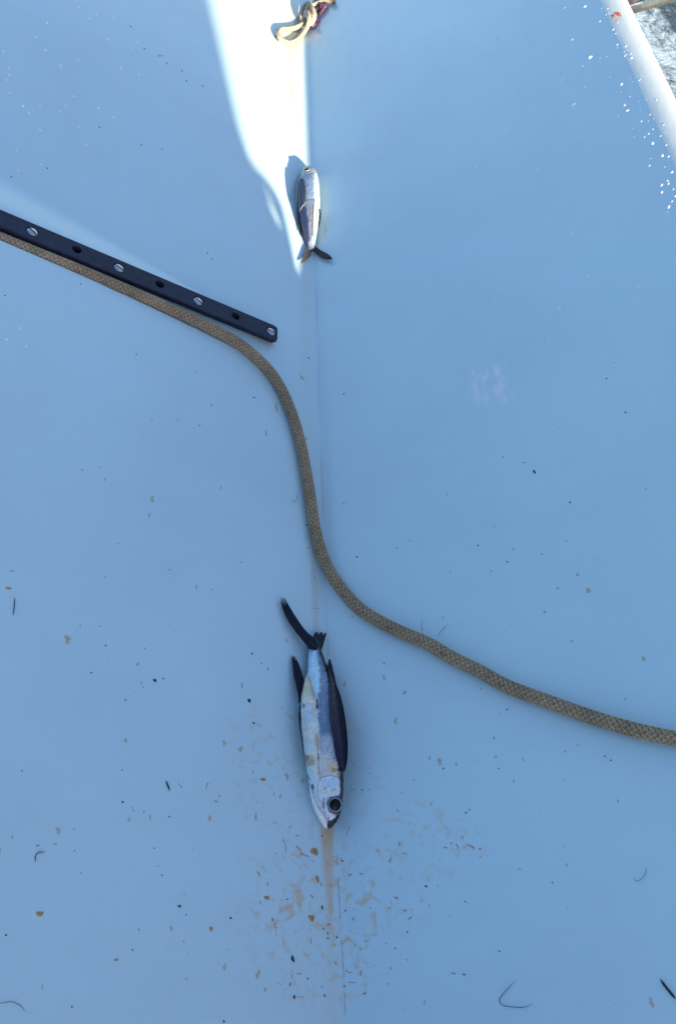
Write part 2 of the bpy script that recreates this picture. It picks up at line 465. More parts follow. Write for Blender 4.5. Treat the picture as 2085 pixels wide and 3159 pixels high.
def braid(P, R, k, n=8, ny=2, ds=.0012, col=(.46, .33, .20), dark=(.05, .035, .02), seg=6, dirt=.15):
    P, s = resample(P, ds); T, U, V = frames(P)
    ry = R * math.sin(math.pi / (n * ny)) * math.cos(math.atan(k * R)) * 1.0
    dl = ry * .75; Rc = R - ry - dl * .6
    Vs, Fs, Cs = [], [], []; off = 0
    a = np.linspace(0, 2 * np.pi, seg, endpoint=False)
    tone = fbm(s * 60, s * 0 + 3.3) * .5 + .75
    for sg in (1, -1):
        for i in range(n):
            th0 = 2 * np.pi * i / n
            psi = 2 * k * s * n / (2 * np.pi)
            j = i + psi if sg == 1 else i - psi
            wv = np.cos(2 * np.pi * ((i + j) - .5) / 4) * sg
            wv = np.tanh(1.6 * wv)
            for yv in range(ny):
                th = th0 + sg * k * s + (yv - (ny - 1) / 2) * 2 * np.pi / n / ny * .92
                rad = Rc + dl * wv
                C = P + (U * np.cos(th)[:, None] + V * np.sin(th)[:, None]) * rad[:, None]
                t2 = np.gradient(C, axis=0); t2 /= np.linalg.norm(t2, axis=1, keepdims=True)
                nn = (C - P); nn /= np.linalg.norm(nn, axis=1, keepdims=True)
                bb = np.cross(t2, nn); bb /= np.linalg.norm(bb, axis=1, keepdims=True)
                ring = C[:, None] + (bb[:, None] * (np.cos(a) * ry)[None, :, None] + nn[:, None] * (np.sin(a) * ry * .8)[None, :, None])
                Vs.append(ring.reshape(-1, 3)); Fs.append(gridf(len(P), seg, cv=True) + off)
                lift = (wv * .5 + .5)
                c = np.array(col)[None] * (tone * (1 + .10 * rng.standard_normal()) * (.12 + .88 * lift))[:, None]  # yarns darker where they dip under, crevice shade put into the colour
                c = c * (1 - dirt + 2 * dirt * fbm(s * 900 + i * 7, s * 0 + i + yv * .5, 2))[:, None]
                Cs.append(np.repeat(np.clip(c, 0, 1), seg, 0)); off += len(P) * seg
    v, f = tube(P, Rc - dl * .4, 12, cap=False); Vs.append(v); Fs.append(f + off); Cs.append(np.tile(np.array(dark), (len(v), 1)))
    return np.vstack(Vs), np.vstack(Fs), np.vstack(Cs)

rope_px = [(-420, 545), (-260, 613), (-120, 672), (-7, 720), (70, 751), (146, 787), (203, 812), (287, 847), (402, 896), (517, 950), (631, 1007), (689, 1032), (746, 1065), (769, 1083),
           (812, 1122), (847, 1164), (874, 1211), (896, 1264), (914, 1318), (928, 1371), (939, 1425), (948, 1479), (957, 1532), (964, 1586), (971, 1630), (981, 1675),
           (997, 1724), (1021, 1773), (1057, 1822), (1102, 1873), (1164, 1914), (1236, 1950), (1325, 1987), (1385, 2025), (1480, 2071), (1564, 2118), (1697, 2167),
           (1831, 2215), (1965, 2254), (2085, 2279), (2260, 2310), (2440, 2335)]
RR = 0.0067
sp_px = smooth_poly(rope_px, 420)
rp = on_deck(sp_px, RR / math.cos(math.radians(26)) + .0004)
_g = np.clip((-rp[:, 0] - 0.085) / 0.27, 0, 1.6); _k = sstep(-.09, -.13, rp[:, 0]) if False else 1 - sstep(-.135, -.095, rp[:, 0])
_zb = zdeck(rp[:, 0], np.full(len(rp), 5.0))
_lay = np.stack([rp[:, 0], track_y(rp[:, 0]) + rope_w(rp[:, 0]), _zb + (-.006 * _g + RR + .0006) / math.cos(math.radians(32))], 1)
rp = rp * (1 - _k[:, None]) + _lay * _k[:, None]
for _ in range(12): rp[1:-1] = rp[1:-1] * .5 + (rp[:-2] + rp[2:]) * .25
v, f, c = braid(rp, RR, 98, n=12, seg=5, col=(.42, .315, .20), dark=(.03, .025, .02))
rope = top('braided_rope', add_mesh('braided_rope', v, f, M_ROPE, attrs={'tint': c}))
tag(rope, 'long tan braided rope snaking between the two fish and beside the black track', 'rope')
for o in (rope,): pass

# ------------------------------------------------------------------ slotted track
M_TRACK = simple('black_anodised', (.015, .021, .044), .45, 0.0, .22, .3, 120, .25, 500, .0005)
M_HOLE = simple('hole_dark', (.004, .004, .005), .9, spec=0)  # near-black floor, shade of the recess put into the colour
M_STEEL = simple('screw_steel', (.52, .52, .54), .34, .9, .5, .15, 500, .2, 900, .0003)
t0 = on_deck([(838, 1021)], .014)[0]; t6 = on_deck([(102, 712)], .0)[0]
# straight line from the photographed screw centres on the plane of the left panel
def on_plane(uv, off):
    d = rays([uv])[0]; t = (off - CAM[2] - ML * CAM[0]) / (d[2] + ML * d[0]); return CAM + d * t
zo = float(zdeck(-.2, .5) - .2 * ML)
t0 = on_plane((838, 1021), .014 + zo); t6 = on_plane((102, 712), .014 + zo)
lx = nrm(t6 - t0); pn = nrm([math.sin(math.radians(32)), 0, math.cos(math.radians(32))]); ly = nrm(np.cross(pn, lx)); lz = np.cross(lx, ly)
if ly[1] < 0: ly = -ly
PITCH = float(np.linalg.norm(t6 - t0) / 6); L0 = .0085
org = t0 - lx * L0
def T3(l, w, h): return org + lx * l + ly * w + lz * h
NH = 12; HW = .0135; WT = .0122
trk = top('deck_track', None, origin=org)
tag(trk, 'black metal deck track with a row of holes and slotted screws', 'track')
# extruded body without its top face
pr = [(-WT, 0), (-HW, -.0013), (-HW, -.0050), (-.0128, -.0058), (-.0075, -.0062), (-.0075, -.0125), (-.0110, -.0132), (-.0112, -.034)]
pr = pr + [(-w, h) for w, h in pr[::-1]]
Ls = [(0, .80, -.0012), (.0012, .88, 0), (.0035, .965, 0), (.0065, 1, 0)] + [(l, 1, 0) for l in np.linspace(.05, L0 + PITCH * (NH - .5), 12)]
V0 = []
for l, s_, dh in Ls:
    for w, h in pr: V0.append(T3(l, w * s_, h + (dh if h > -.002 else 0)))
n = len(pr); Fb = []
for i in range(len(Ls) - 1):
    for j in range(n - 1): Fb.append((i * n + j, i * n + j + 1, (i + 1) * n + j + 1, (i + 1) * n + j))
Fb.append(tuple(range(n))[::-1])
# perforated top plate
HR = .0054; SR = .0066
def cell(lc, la, lb, r, first):
    poly = [(la, -WT), (lb, -WT), (lb, WT), (la, WT)]
    if first: poly = [(0.0, -WT * .80), (.0012, -WT * .88), (.0035, -WT * .965), (.0065, -WT), (lb, -WT), (lb, WT), (.0065, WT), (.0035, WT * .965), (.0012, WT * .88), (0.0, WT * .80)]
    an = sorted(set([round(math.atan2(w, l - lc), 6) for l, w in poly] + [round(-math.pi + 2 * math.pi * k / 36 + .003, 6) for k in range(36)]))
    outer = []
    for a_ in an:
        ca, sa = math.cos(a_), math.sin(a_); best = 1e9
        for k in range(len(poly)):
            (x1, y1), (x2, y2) = poly[k], poly[(k + 1) % len(poly)]
            den = ca * (y2 - y1) - sa * (x2 - x1)
            if abs(den) < 1e-12: continue
            t = ((x1 - lc) * (y2 - y1) - y1 * (x2 - x1)) / den; u = ((x1 - lc) * sa - y1 * ca) / den
            if t > 0 and -1e-6 <= u <= 1 + 1e-6: best = min(best, t)
        outer.append((lc + ca * best, sa * best))
    b = len(V0); m_ = len(an)
    for l, w in outer: V0.append(T3(l, w, 0))
    for a_ in an: V0.append(T3(lc + math.cos(a_) * (r + .0005), math.sin(a_) * (r + .0005), 0))
    for a_ in an: V0.append(T3(lc + math.cos(a_) * r, math.sin(a_) * r, -.0005))
    for a_ in an: V0.append(T3(lc + math.cos(a_) * r * .96, math.sin(a_) * r * .96, -.0058))
    for k in range(m_):
        k2 = (k + 1) % m_
        for q_ in range(3): Fb.append((b + q_ * m_ + k, b + q_ * m_ + k2, b + (q_ + 1) * m_ + k2, b + (q_ + 1) * m_ + k))
for i in range(NH):
    lc = L0 + PITCH * i
    cell(lc, max(0, lc - PITCH / 2), lc + PITCH / 2, SR if i % 2 == 0 else HR, i == 0)
me = add_mesh('rail_body', V0, Fb, M_TRACK, smooth=False)
part('rail_body', me, trk, org)
hv, hf = [], []
for i in range(1, NH, 2):
    lc = L0 + PITCH * i; b = len(hv)
    for k in range(24): hv.append(T3(lc + math.cos(k * math.pi / 12) * HR * .97, math.sin(k * math.pi / 12) * HR * .97, -.0056))
    me = add_mesh('hole_floor', hv[b:], [tuple(range(24))], M_HOLE, smooth=False); part('hole', me, trk, org)
slot_ang = [.25, .55, .35, .62, .1, .5]
for q_, i in enumerate(range(0, NH, 2)):
    lc = L0 + PITCH * i; sa = slot_ang[q_]; r = SR * .94; sw_ = .00085
    vv, ff = [], []
    for sd in (1, -1):
        b = len(vv); a0 = math.asin(sw_ / r); N = 14; rings = [1.0, .97, .7, .4, .12]
        for rr in rings:
            for k in range(N + 1):
                a_ = a0 + (math.pi - 2 * a0) * k / N
                x, y = math.cos(a_) * r * rr, max(sw_, math.sin(a_) * r * rr)
                hh = -.0008 + .0010 * (1 - rr * rr) if rr < .99 else -.0015
                y *= sd
                X_, Y_ = x * math.cos(sa) - y * math.sin(sa), x * math.sin(sa) + y * math.cos(sa)
                vv.append(T3(lc + X_, Y_, hh))
        for a_ in range(len(rings) - 1):
            for k in range(N): ff.append((b + a_ * (N + 1) + k, b + a_ * (N + 1) + k + 1, b + (a_ + 1) * (N + 1) + k + 1, b + (a_ + 1) * (N + 1) + k))
    scw = part('screw', add_mesh('screw', vv, ff, M_STEEL), trk, org)
    sv = []
    for k in range(20): sv.append(T3(lc + math.cos(k * math.pi / 10) * r * 1.03, math.sin(k * math.pi / 10) * r * 1.03, -.0019))
    so_ = bpy.data.objects.new('slot', add_mesh('slot', sv, [tuple(range(20))], M_HOLE, smooth=False)); COL.objects.link(so_); so_.parent = scw

# ------------------------------------------------------------------ fish
class Paint:
    def __init__(s, cx, cy, base):
        s.x, s.y = cx, cy; s.c = np.tile(np.array(base, float), (len(cx), 1)); s.h = np.zeros(len(cx))
    def mix(s, m, col): s.c = s.c * (1 - m[:, None]) + np.array(col)[None] * m[:, None]
    def poly(s, pts, col, soft=6, al=1, nz=0, ns=30):
        d = sd_poly(s.x, s.y, pts)
        if nz: d = d + (fbm(s.x / ns, s.y / ns) - .5) * nz
        s.mix((1 - sstep(-soft, soft, d)) * al, col)
    def blob(s, x, y, rx, ry, col, al=1, nz=.5, ns=25):
        r = np.hypot((s.x - x) / rx, (s.y - y) / ry) + (fbm(s.x / ns + x, s.y / ns) - .5) * nz
        s.mix((1 - sstep(.5, 1.1, r)) * al, col)
    def line(s, pts, w, col, al=1, dep=0, rag=.4):
        d, t = seg_dist(s.x, s.y, pts)
        ww = w * (1 - rag + 2 * rag * fbm(s.x / 14, s.y / 14))
        m = 1 - sstep(ww * .45, ww, d)
        s.mix(m * al, col); s.h -= m * dep
    def jitter(s, a=.12, sc=9):
        s.c *= (1 - a + 2 * a * fbm(s.x / sc, s.y / sc))[:, None]

class Fish:
    """body lofted through stations (y, left, right) given in the crop's own units"""
    def __init__(s, st, ox, oy, k, flat=.82, expo=2.3, ns=300, na=120, lift=0):
        st = np.array(st, float); s.ox, s.oy, s.k = ox, oy, k
        s.y = np.linspace(st[0, 0], st[-1, 0], ns)
        sm_ = lambda c: np.interp(s.y, st[:, 0], st[:, c])
        L, R = sm_(1), sm_(2)
        for _ in range(40):
            L[1:-1] = L[1:-1] * .5 + (L[:-2] + L[2:]) * .25; R[1:-1] = R[1:-1] * .5 + (R[:-2] + R[2:]) * .25
        s.xm, s.w = (L + R) / 2, (R - L) / 2
        uv = np.stack([ox + s.xm / k, oy + s.y / k], 1); d = rays(uv)
        ph = np.linspace(-np.pi, 0, 33)
        zc = np.full(ns, .02)
        for _ in range(6):
            t = (zc - CAM[2]) / d[:, 2]; C = CAM + d * t[:, None]
            a = s.w / k * depth(C) / F; b = a * flat
            bx = a[:, None] * np.sign(np.cos(ph)) * np.abs(np.cos(ph)) ** (2 / expo); bz = -b[:, None] * np.abs(np.sin(ph)) ** (2 / expo)
            sup = (zdeck(C[:, :1] + bx, C[:, 1:2] + 0 * bx) - bz).max(1)
            for _q in range(30): sup[1:-1] = np.maximum(sup[1:-1], (sup[:-2] + sup[2:]) / 2) * .3 + .7 * (sup[1:-1] * .5 + (sup[:-2] + sup[2:]) * .25)
            zc = sup + lift
        s.C, s.a, s.b, s.e = C, a, b, expo
        T = np.gradient(C, axis=0); s.T = T / np.linalg.norm(T, axis=1, keepdims=True)
        U = np.cross(s.T, [0, 0, 1]); U /= np.linalg.norm(U, axis=1, keepdims=True); U *= np.sign(U[:, :1]); s.U = U
        V = np.cross(s.T, U); V /= np.linalg.norm(V, axis=1, keepdims=True); s.V = V * np.sign(V[:, 2:3])
        s.na, s.ns = na, ns
    def body(s, paint, lumps=None):
        th = np.linspace(0, 2 * np.pi, s.na, endpoint=False)
        co = np.sign(np.cos(th)) * np.abs(np.cos(th)) ** (2 / s.e); si = np.sign(np.sin(th)) * np.abs(np.sin(th)) ** (2 / s.e)
        cx = (s.xm[:, None] + s.w[:, None] * co[None]).ravel(); cy = np.repeat(s.y, s.na)
        V_ = s.C[:, None] + s.U[:, None] * (s.a[:, None] * co[None])[..., None] + s.V[:, None] * (s.b[:, None] * si[None])[..., None]
        gu, gv = sight(V_); up = np.broadcast_to(si[None] >= 0, gu.shape).ravel()
        cx = np.where(up, ((gu - s.ox) * s.k).ravel(), cx); cy = np.where(up, ((gv - s.oy) * s.k).ravel(), cy)
        P = paint(cx, cy)
        hh = P.h.reshape(s.ns, s.na) * (si[None] > -.05)
        V_ = s.C[:, None] + s.U[:, None] * (s.a[:, None] * co[None] + hh * co[None])[..., None] + s.V[:, None] * (s.b[:, None] * si[None] + hh * np.maximum(si, 0)[None])[..., None]
        FF = gridf(s.ns, s.na, cv=True); vv = V_.reshape(-1, 3)
        k = len(vv); vv = np.vstack([vv, s.C[0] - s.T[0] * s.a[0] * .25, s.C[-1] + s.T[-1] * s.a[-1] * .35])
        j = np.arange(s.na); jn = (j + 1) % s.na; b = (s.ns - 1) * s.na
        fl = tris_ok(FF[:0]) + [tuple(map(int, q_)) for q_ in FF]
        fl += [(int(jn[i]), int(j[i]), k) for i in range(s.na)] + [(int(b + j[i]), int(b + jn[i]), k + 1) for i in range(s.na)]
        cc = np.vstack([P.c, P.c[:s.na].mean(0), P.c[-s.na:].mean(0)])
        return vv, fl, np.clip(cc, 0, 1)
    def drape(s, cx, cy, off):
        tx = np.asarray(cx, float); ty = np.asarray(cy, float); x, y = tx.copy(), ty.copy()
        for _ in range(14):
            p = s.drape0(x, y, off); gu, gv = sight(p)
            y = np.clip(y + .8 * (ty - (gv - s.oy) * s.k), s.y[0], s.y[-1]); x = x + .8 * (tx - (gu - s.ox) * s.k)
        return s.drape0(x, y, off)
    def drape0(s, cx, cy, off):
        """a point lying on the body at crop position (cx, cy), or just off its side"""
        cx = np.asarray(cx, float); cy = np.asarray(cy, float)
        it = lambda A: np.stack([np.interp(cy, s.y, A[:, q_]) for q_ in range(3)], -1) if A.ndim == 2 else np.interp(cy, s.y, A)
        qq = (cx - it(s.xm)) / np.maximum(it(s.w), 1e-6)
        inn = np.clip(1 - np.minimum(np.abs(qq), 1) ** s.e, 0, 1) ** (1 / s.e)
        h = it(s.b) * inn - np.maximum(np.abs(qq) - 1, 0) * it(s.b) * .35
        return it(s.C) + it(s.U) * (it(s.a) * qq)[..., None] + it(s.V) * (h + off)[..., None]

def fin_mesh(left, right, P3, nt_=90, nw=48, thick=.0007, paint=None, notch=None):
    """ribbon between two borders (crop units), root first; P3 maps (x, y, t, s) to space"""
    Lp = smooth_poly(left, nt_); Rp = smooth_poly(right, nt_)
    t = np.linspace(0, 1, nt_)[:, None]; s_ = np.linspace(0, 1, nw)[None]
    x = Lp[:, :1] * (1 - s_) + Rp[:, :1] * s_; y = Lp[:, 1:] * (1 - s_) + Rp[:, 1:] * s_
    tt_, ss_ = np.broadcast_arrays(t, s_)
    up = P3(x, y, tt_, ss_)
    du = np.gradient(up, axis=0); dv = np.gradient(up, axis=1); n_ = np.cross(du, dv); n_ /= np.maximum(np.linalg.norm(n_, axis=-1, keepdims=True), 1e-9)
    n_ *= np.sign(n_[..., 2:3] + 1e-9)
    c, rid = paint(x, y, tt_, ss_)
    upv = (up + n_ * rid[..., None]).reshape(-1, 3); lo = (up - n_ * thick).reshape(-1, 3)
    A = gridf(nt_, nw); N = nt_ * nw
    keepf = None
    if notch is not None:
        cut = notch(x, y, tt_, ss_).ravel(); keepf = ~cut[A].any(1); A = A[keepf]
    ed = {}
    for fc in A:
        for i in range(4):
            e = (int(fc[i]), int(fc[(i + 1) % 4])); ed[e] = 1
    side = [(b_, a_, a_ + N, b_ + N) for (a_, b_) in ed if (b_, a_) not in ed]
    FF = np.vstack([A, A[:, ::-1] + N, np.array(side)])
    cc = np.vstack([c.reshape(-1, 3), c.reshape(-1, 3)])
    return add_mesh('fin', np.vstack([upv, lo]), FF, M_FIN, attrs={'tint': np.clip(cc, 0, 1)})

NAVY = (.010, .013, .028)
# ---- the large fish in front
O1 = (780, 1780, 2.8975)
st1 = [(575, 512, 594), (600, 503, 598), (640, 494, 606), (700, 489, 626), (750, 487, 641), (860, 478, 682), (950, 458, 716), (1050, 436, 747), (1150, 424, 776), (1250, 424, 796),
       (1350, 432, 813), (1450, 443, 823), (1550, 455, 827), (1650, 470, 823), (1740, 483, 814), (1850, 502, 809), (1900, 506, 808), (1960, 513, 806), (2000, 522, 804), (2060, 540, 800),
       (2110, 559, 787), (2150, 578, 769), (2190, 602, 744), (2220, 624, 722), (2236, 640, 707), (2243, 656, 694)]
F1 = Fish(st1, *O1, flat=.80)
def paint1(cx, cy):
    P = Paint(cx, cy, (.60, .66, .70))
    # silver flank, cream belly
    P.poly([(500, 620), (560, 630), (590, 760), (600, 950), (590, 1080), (540, 1010), (505, 860), (480, 800)], (.46, .72, .86), 10, .9, 14)
    P.poly([(430, 1160), (560, 1160), (585, 1300), (590, 1500), (585, 1780), (480, 1720), (440, 1440)], (.70, .75, .66), 14, .95, 20)
    P.blob(500, 1250, 60, 90, (.50, .68, .82), .7); P.blob(500, 1500, 45, 80, (.55, .70, .80), .6); P.blob(470, 1350, 30, 160, (.60, .62, .50), .5)
    # periwinkle scaled band
    band = [(560, 640), (600, 650), (660, 800), (705, 950), (720, 1100), (735, 1300), (740, 1480), (740, 1640), (650, 1640), (600, 1540), (588, 1350), (585, 1180), (580, 1080), (600, 960), (598, 860), (588, 760)]
    P.poly(band, (.10, .18, .29), 18, .92, 34)
    P.poly([(600, 1420), (740, 1420), (770, 1780), (600, 1780)], (.55, .60, .60), 40, .8, 60)
    u = (cx + .45 * cy) / 22; v_ = (cy - .25 * cx) / 24; v2 = v_ + .5 * (np.floor(u) % 2)
    fu = u - np.floor(u) - .5; fv = v2 - np.floor(v2) - .5
    arc = 1 - sstep(.05, .16, np.abs(np.hypot(fu, fv + .35) - .62))
    inb = (1 - sstep(-14, 6, sd_poly(cx, cy, band))) * sstep(.30, .6, fbm(cx / 40, cy / 60))
    P.mix(arc * inb * .95, (.03, .05, .12)); P.h += (inb * (.5 - arc)) * .00012
    P.mix((1 - sstep(.05, .2, np.abs(np.hypot(fu, fv + .1) - .3))) * inb * .35, (.50, .66, .85))
    # dark back
    back = [(520, 560), (600, 560), (640, 640), (700, 800), (760, 950), (900, 1100), (950, 1900), (900, 2150), (770, 2170), (735, 2150), (795, 2060), (790, 1980), (774, 1960), (766, 1880), (764, 1740),
            (735, 1450), (712, 1250), (700, 1050), (678, 920), (648, 830), (606, 715), (578, 640), (520, 605)]
    P.poly(back, NAVY, 7, 1, 16, 14)
    dsp = 1 - sstep(-2, 34, sd_poly(cx, cy, back)); P.mix(dsp * (fbm(cx / 5, cy / 5, 2) > .56) * .8, (.02, .03, .06))
    P.poly([(480, 540), (620, 540), (600, 596), (560, 590), (525, 600), (500, 604)], NAVY, 5, 1)
    # left outline (shadow line painted along the body edge)
    P.line([(497, 620), (488, 740), (482, 850), (455, 950), (425, 1100), (425, 1250), (437, 1400), (452, 1540), (466, 1650)], 7, (.03, .04, .06), .85)
    # pelvic base, belly stains
    P.line([(570, 1100), (575, 1140), (572, 1175)], 12, (.01, .015, .04), 1)
    P.blob(453, 1150, 10, 26, (.20, .06, .03), .95)
    P.blob(505, 1640, 66, 60, (.44, .33, .16), .75, .5); P.blob(482, 1612, 20, 30, (.26, .15, .07), .6)
    P.blob(545, 1200, 30, 70, (.62, .55, .42), .7); P.blob(570, 1460, 30, 60, (.60, .47, .30), .7, .6)
    P.line([(566, 1400), (574, 1470), (580, 1560), (584, 1650), (588, 1720), (596, 1770)], 9, (.52, .32, .20), .8, .0004)
    P.line([(583, 1590), (586, 1640)], 7, (.33, .13, .07), .9); P.line([(585, 1700), (588, 1750)], 6, (.36, .17, .08), .8)
    P.blob(600, 1765, 30, 22, (.60, .42, .20), .7); P.blob(705, 1700, 70, 62, (.62, .55, .32), .75, .6); P.blob(722, 1725, 30, 26, (.30, .25, .06), .8, .7)
    P.blob(770, 1760, 16, 30, (.42, .34, .10), .7); P.blob(650, 1620, 60, 50, (.66, .64, .52), .6)
    # gill cover and head
    P.poly([(600, 1800), (650, 1772), (720, 1775), (772, 1790), (780, 1900), (770, 1960), (660, 1980), (620, 2080), (640, 2180), (560, 2100), (520, 1950), (500, 1850), (490, 1740), (540, 1720)], (.66, .76, .76), 12, .95)
    P.blob(700, 1840, 80, 55, (.45, .64, .85), .75, .5); P.blob(590, 1850, 22, 90, (.76, .78, .80), .7); P.blob(650, 1900, 40, 40, (.66, .55, .52), .35)
    P.blob(505, 1760, 30, 70, (.60, .72, .82), .7)
    P.line([(592, 1790), (600, 1800), (640, 1778), (700, 1770), (760, 1782), (775, 1800)], 7, (.40, .36, .24), .6, .0010)
    P.line([(600, 1810), (575, 1870), (572, 1940), (600, 2010), (620, 2080), (648, 2150)], 6, (.42, .46, .52), .6, .0008)
    P.line([(700, 1960), (640, 1985), (622, 2040)], 6, (.45, .48, .52), .35, .0005)
    for pts, w in (([(535, 1860), (542, 1890)], 12), ([(505, 1850), (525, 1880), (545, 1940)], 6), ([(540, 1975), (548, 2010), (556, 2040)], 11), ([(548, 2040), (566, 2052)], 6), ([(633, 1975), (631, 2010)], 5),
                   ([(629, 2015), (632, 2065)], 9), ([(640, 2100), (644, 2120)], 5), ([(585, 2050), (600, 2080)], 8), ([(700, 1905), (740, 1890)], 4), ([(640, 1880), (650, 1898)], 5),
                   ([(690, 2140), (715, 2160)], 5), ([(490, 1770), (510, 1815)], 5)):
        P.line(pts, w, (.03, .035, .06), .9)
    P.blob(590, 2068, 12, 14, (.35, .16, .08), .8)
    # jaws
    P.poly([(505, 1850), (540, 1930), (575, 2040), (640, 2150), (665, 2180), (664, 2243), (640, 2243), (560, 2150), (500, 1900)], (.82, .86, .83), 6, .95)
    P.line([(507, 1850), (545, 1960), (580, 2050), (630, 2130), (662, 2185), (664, 2235)], 5, (.25, .28, .33), .75, .0009)
    P.poly([(676, 2110), (700, 2120), (740, 2165), (720, 2190), (690, 2160)], (.66, .72, .80), 6, .9, 14, 12)
    P.poly([(690, 2178), (735, 2150), (850, 2100), (850, 2300), (664, 2300), (668, 2225), (672, 2170)], NAVY, 5, 1, 12, 14)
    P.line([(668, 2130), (674, 2180), (668, 2235)], 5, (.02, .025, .04), .9, .0008)
    P.poly([(655, 2010), (690, 1965), (760, 1950), (830, 1960), (830, 2130), (735, 2130), (680, 2100)], (.025, .04, .075), 10, .9)
    P.line([(662, 2010), (690, 1962), (760, 1948)], 7, (.55, .62, .68), .6)
    P.jitter(.16, 8); P.jitter(.08, 30)
    P.h += (fbm(cx / 22, cy / 30) - .5) * .0012
    return P
v, f, c = F1.body(paint1)
f1o = F1.C[150] * [1, 1, 0] + [0, 0, float(zdeck(F1.C[150, 0], F1.C[150, 1]))]
fish1 = top('flying_fish', None, origin=f1o)
tag(fish1, 'large dead flying fish lying head down below the rope with big round eye', 'fish')
part('body', add_mesh('body', v, f, M_FISH, attrs={'tint': c}), fish1, f1o)
# eye
def disc(Fs, x, y, rx, ry, hs, cols, name, mat, nr=16, na_=48, base=.0):
    r = np.linspace(1, 0, nr)[:, None]; a = np.linspace(0, 2 * np.pi, na_, endpoint=False)[None]
    X_ = x + rx * r * np.cos(a); Y_ = y + ry * r * np.sin(a)
    p = Fs.drape(X_, Y_, base + hs(r) + 0 * a)
    cc = np.repeat(np.array([cols(float(q_)) for q_ in r[:, 0]])[:, None], na_, 1)
    return add_mesh(name, p.reshape(-1, 3), gridf(nr, na_, cv=True), mat, attrs={'tint': cc.reshape(-1, 3)})
M_EYE = painted('eye_surface', .10, .10, bmp=.02, coat=.15)
def eye_col(r):
    if r > .91: return (.02, .035, .06)
    if r > .80: return (.46, .54, .60)
    if r > .74: return (.16, .22, .30)
    return (.008, .010, .016)
eye = part('eye', disc(F1, 736, 2036, 66, 71, lambda r: .0022 * (1 - r ** 3), eye_col, 'eye', M_EYE), fish1, f1o)
pup = bpy.data.objects.new('pupil', disc(F1, 735, 2036, 52, 55, lambda r: .0012 * np.sqrt(np.maximum(0, 1 - r ** 2)), lambda r: (.004, .005, .008), 'pupil', M_EYE, base=.0019)); COL.objects.link(pup); pup.parent = eye
# pectoral wing folded along the back
def pf_paint(x, y, t, s_):
    k = s_ * 10; fr = np.abs(k - np.round(k)); ray_ = 1 - sstep(.10, .30, fr)
    vis = (1 - sstep(.50, .66, s_)) * (1 - .75 * sstep(.72, .95, t)) + .16
    c = np.zeros(x.shape + (3,)) + np.array(NAVY) * .45
    rayc = np.array((.04, .055, .14))[None, None] * (1 - t[..., None]) + np.array((.24, .21, .21))[None, None] * t[..., None]
    m_ = (ray_ * vis * (.6 + .4 * fbm(x / 20, y / 20)))[..., None]
    c = c * (1 - m_) + rayc * m_
    tone = ((1 - sstep(.0, .55, t)) * (s_ < .55) * .5)[..., None]; c = c * (1 - tone * .5) + np.array((.02, .03, .09)) * tone * .5
    return c, .0006 * ray_ + .0001
def pf_pos(x, y, t, s_): return F1.drape(x, y, .0016 + .0022 * np.sin(np.pi * np.clip(s_, 0, 1)) * (.4 + .6 * t))
def pf_cut(x, y, t, s_): return ((t > .90) & ((s_ > .55) | (s_ < .18)) & (t > .93 - .04 * s_)) | ((t > .86) & (s_ > .80)) | ((t > .955) & (s_ < .30))
left = [(798, 1722), (768, 1680), (742, 1600), (726, 1500), (708, 1400), (692, 1300), (683, 1200), (680, 1100), (684, 1020), (690, 950), (676, 860), (668, 815), (683, 738)]
right = [(815, 1735), (828, 1700), (841, 1620), (844, 1480), (829, 1320), (808, 1180), (778, 1060), (742, 960), (722, 870), (712, 835), (706, 800), (696, 770), (688, 737)]
wing = part('pectoral_fin', fin_mesh(left, right, pf_pos, 140, 92, paint=pf_paint), fish1, f1o); wing['label'] = 'long folded dark pectoral fin with pale rays'
# pale pelvic fin folded on the belly
def pel_paint(x, y, t, s_):
    k = s_ * 6; ray_ = 1 - sstep(.08, .3, np.abs(k - np.round(k)))
    c = np.zeros(x.shape + (3,)) + np.array((.70, .62, .44)); c = c + (np.array((.84, .80, .68)) - c) * (1 - sstep(.15, .55, t))[..., None]; ed = (sstep(.1, .4, t) * sstep(.68, .98, s_) * (1 - t * .3) + .6 * (1 - sstep(.0, .14, s_)))[..., None]
    c = c * (1 - ed * .7) + np.array((.20, .19, .16)) * ed * .7
    c = c * (.85 + .3 * fbm(x / 14, y / 30))[..., None] + ray_[..., None] * .05
    return c, .0003 * ray_ + .0001
part('pelvic_fin', fin_mesh([(440, 1150), (432, 1100), (446, 1020), (460, 950), (478, 885)], [(570, 1172), (560, 1100), (540, 1020), (518, 945), (493, 880)], lambda x, y, t, s_: F1.drape(x, y, -.0012 + .0030 * sstep(0, .35, t)), 60, 30, paint=pel_paint), fish1, f1o)
def dark_paint(n, base=NAVY, hi=(.05, .06, .085), al=.5):
    def f_(x, y, t, s_):
        k = s_ * n; ray_ = 1 - sstep(.05, .32, np.abs(k - np.round(k)))
        c = np.zeros(x.shape + (3,)) + np.array(base); m_ = (ray_ * al * fbm(x / 20, y / 20))[..., None]
        return c * (1 - m_) + np.array(hi) * m_, .0004 * ray_ + .0001
    return f_
def deck_pos(Of, off):
    def f_(x, y, t, s_):
        uv = np.stack([Of[0] + x / Of[2], Of[1] + y / Of[2]], -1).reshape(-1, 2)
        o_ = off(t, s_).reshape(-1) if callable(off) else np.full(len(uv), off)
        return on_deck(uv, o_).reshape(x.shape + (3,))
    return f_
def frayed(n, amt, seed=1.0):
    def f_(x, y, t, s_): return t > 1.0 - amt * (.15 + .85 * np.abs(np.sin(s_ * n * np.pi + seed))) * (vnoise(s_ * n + seed * 3, s_ * 0 + seed) + .2)
    return f_
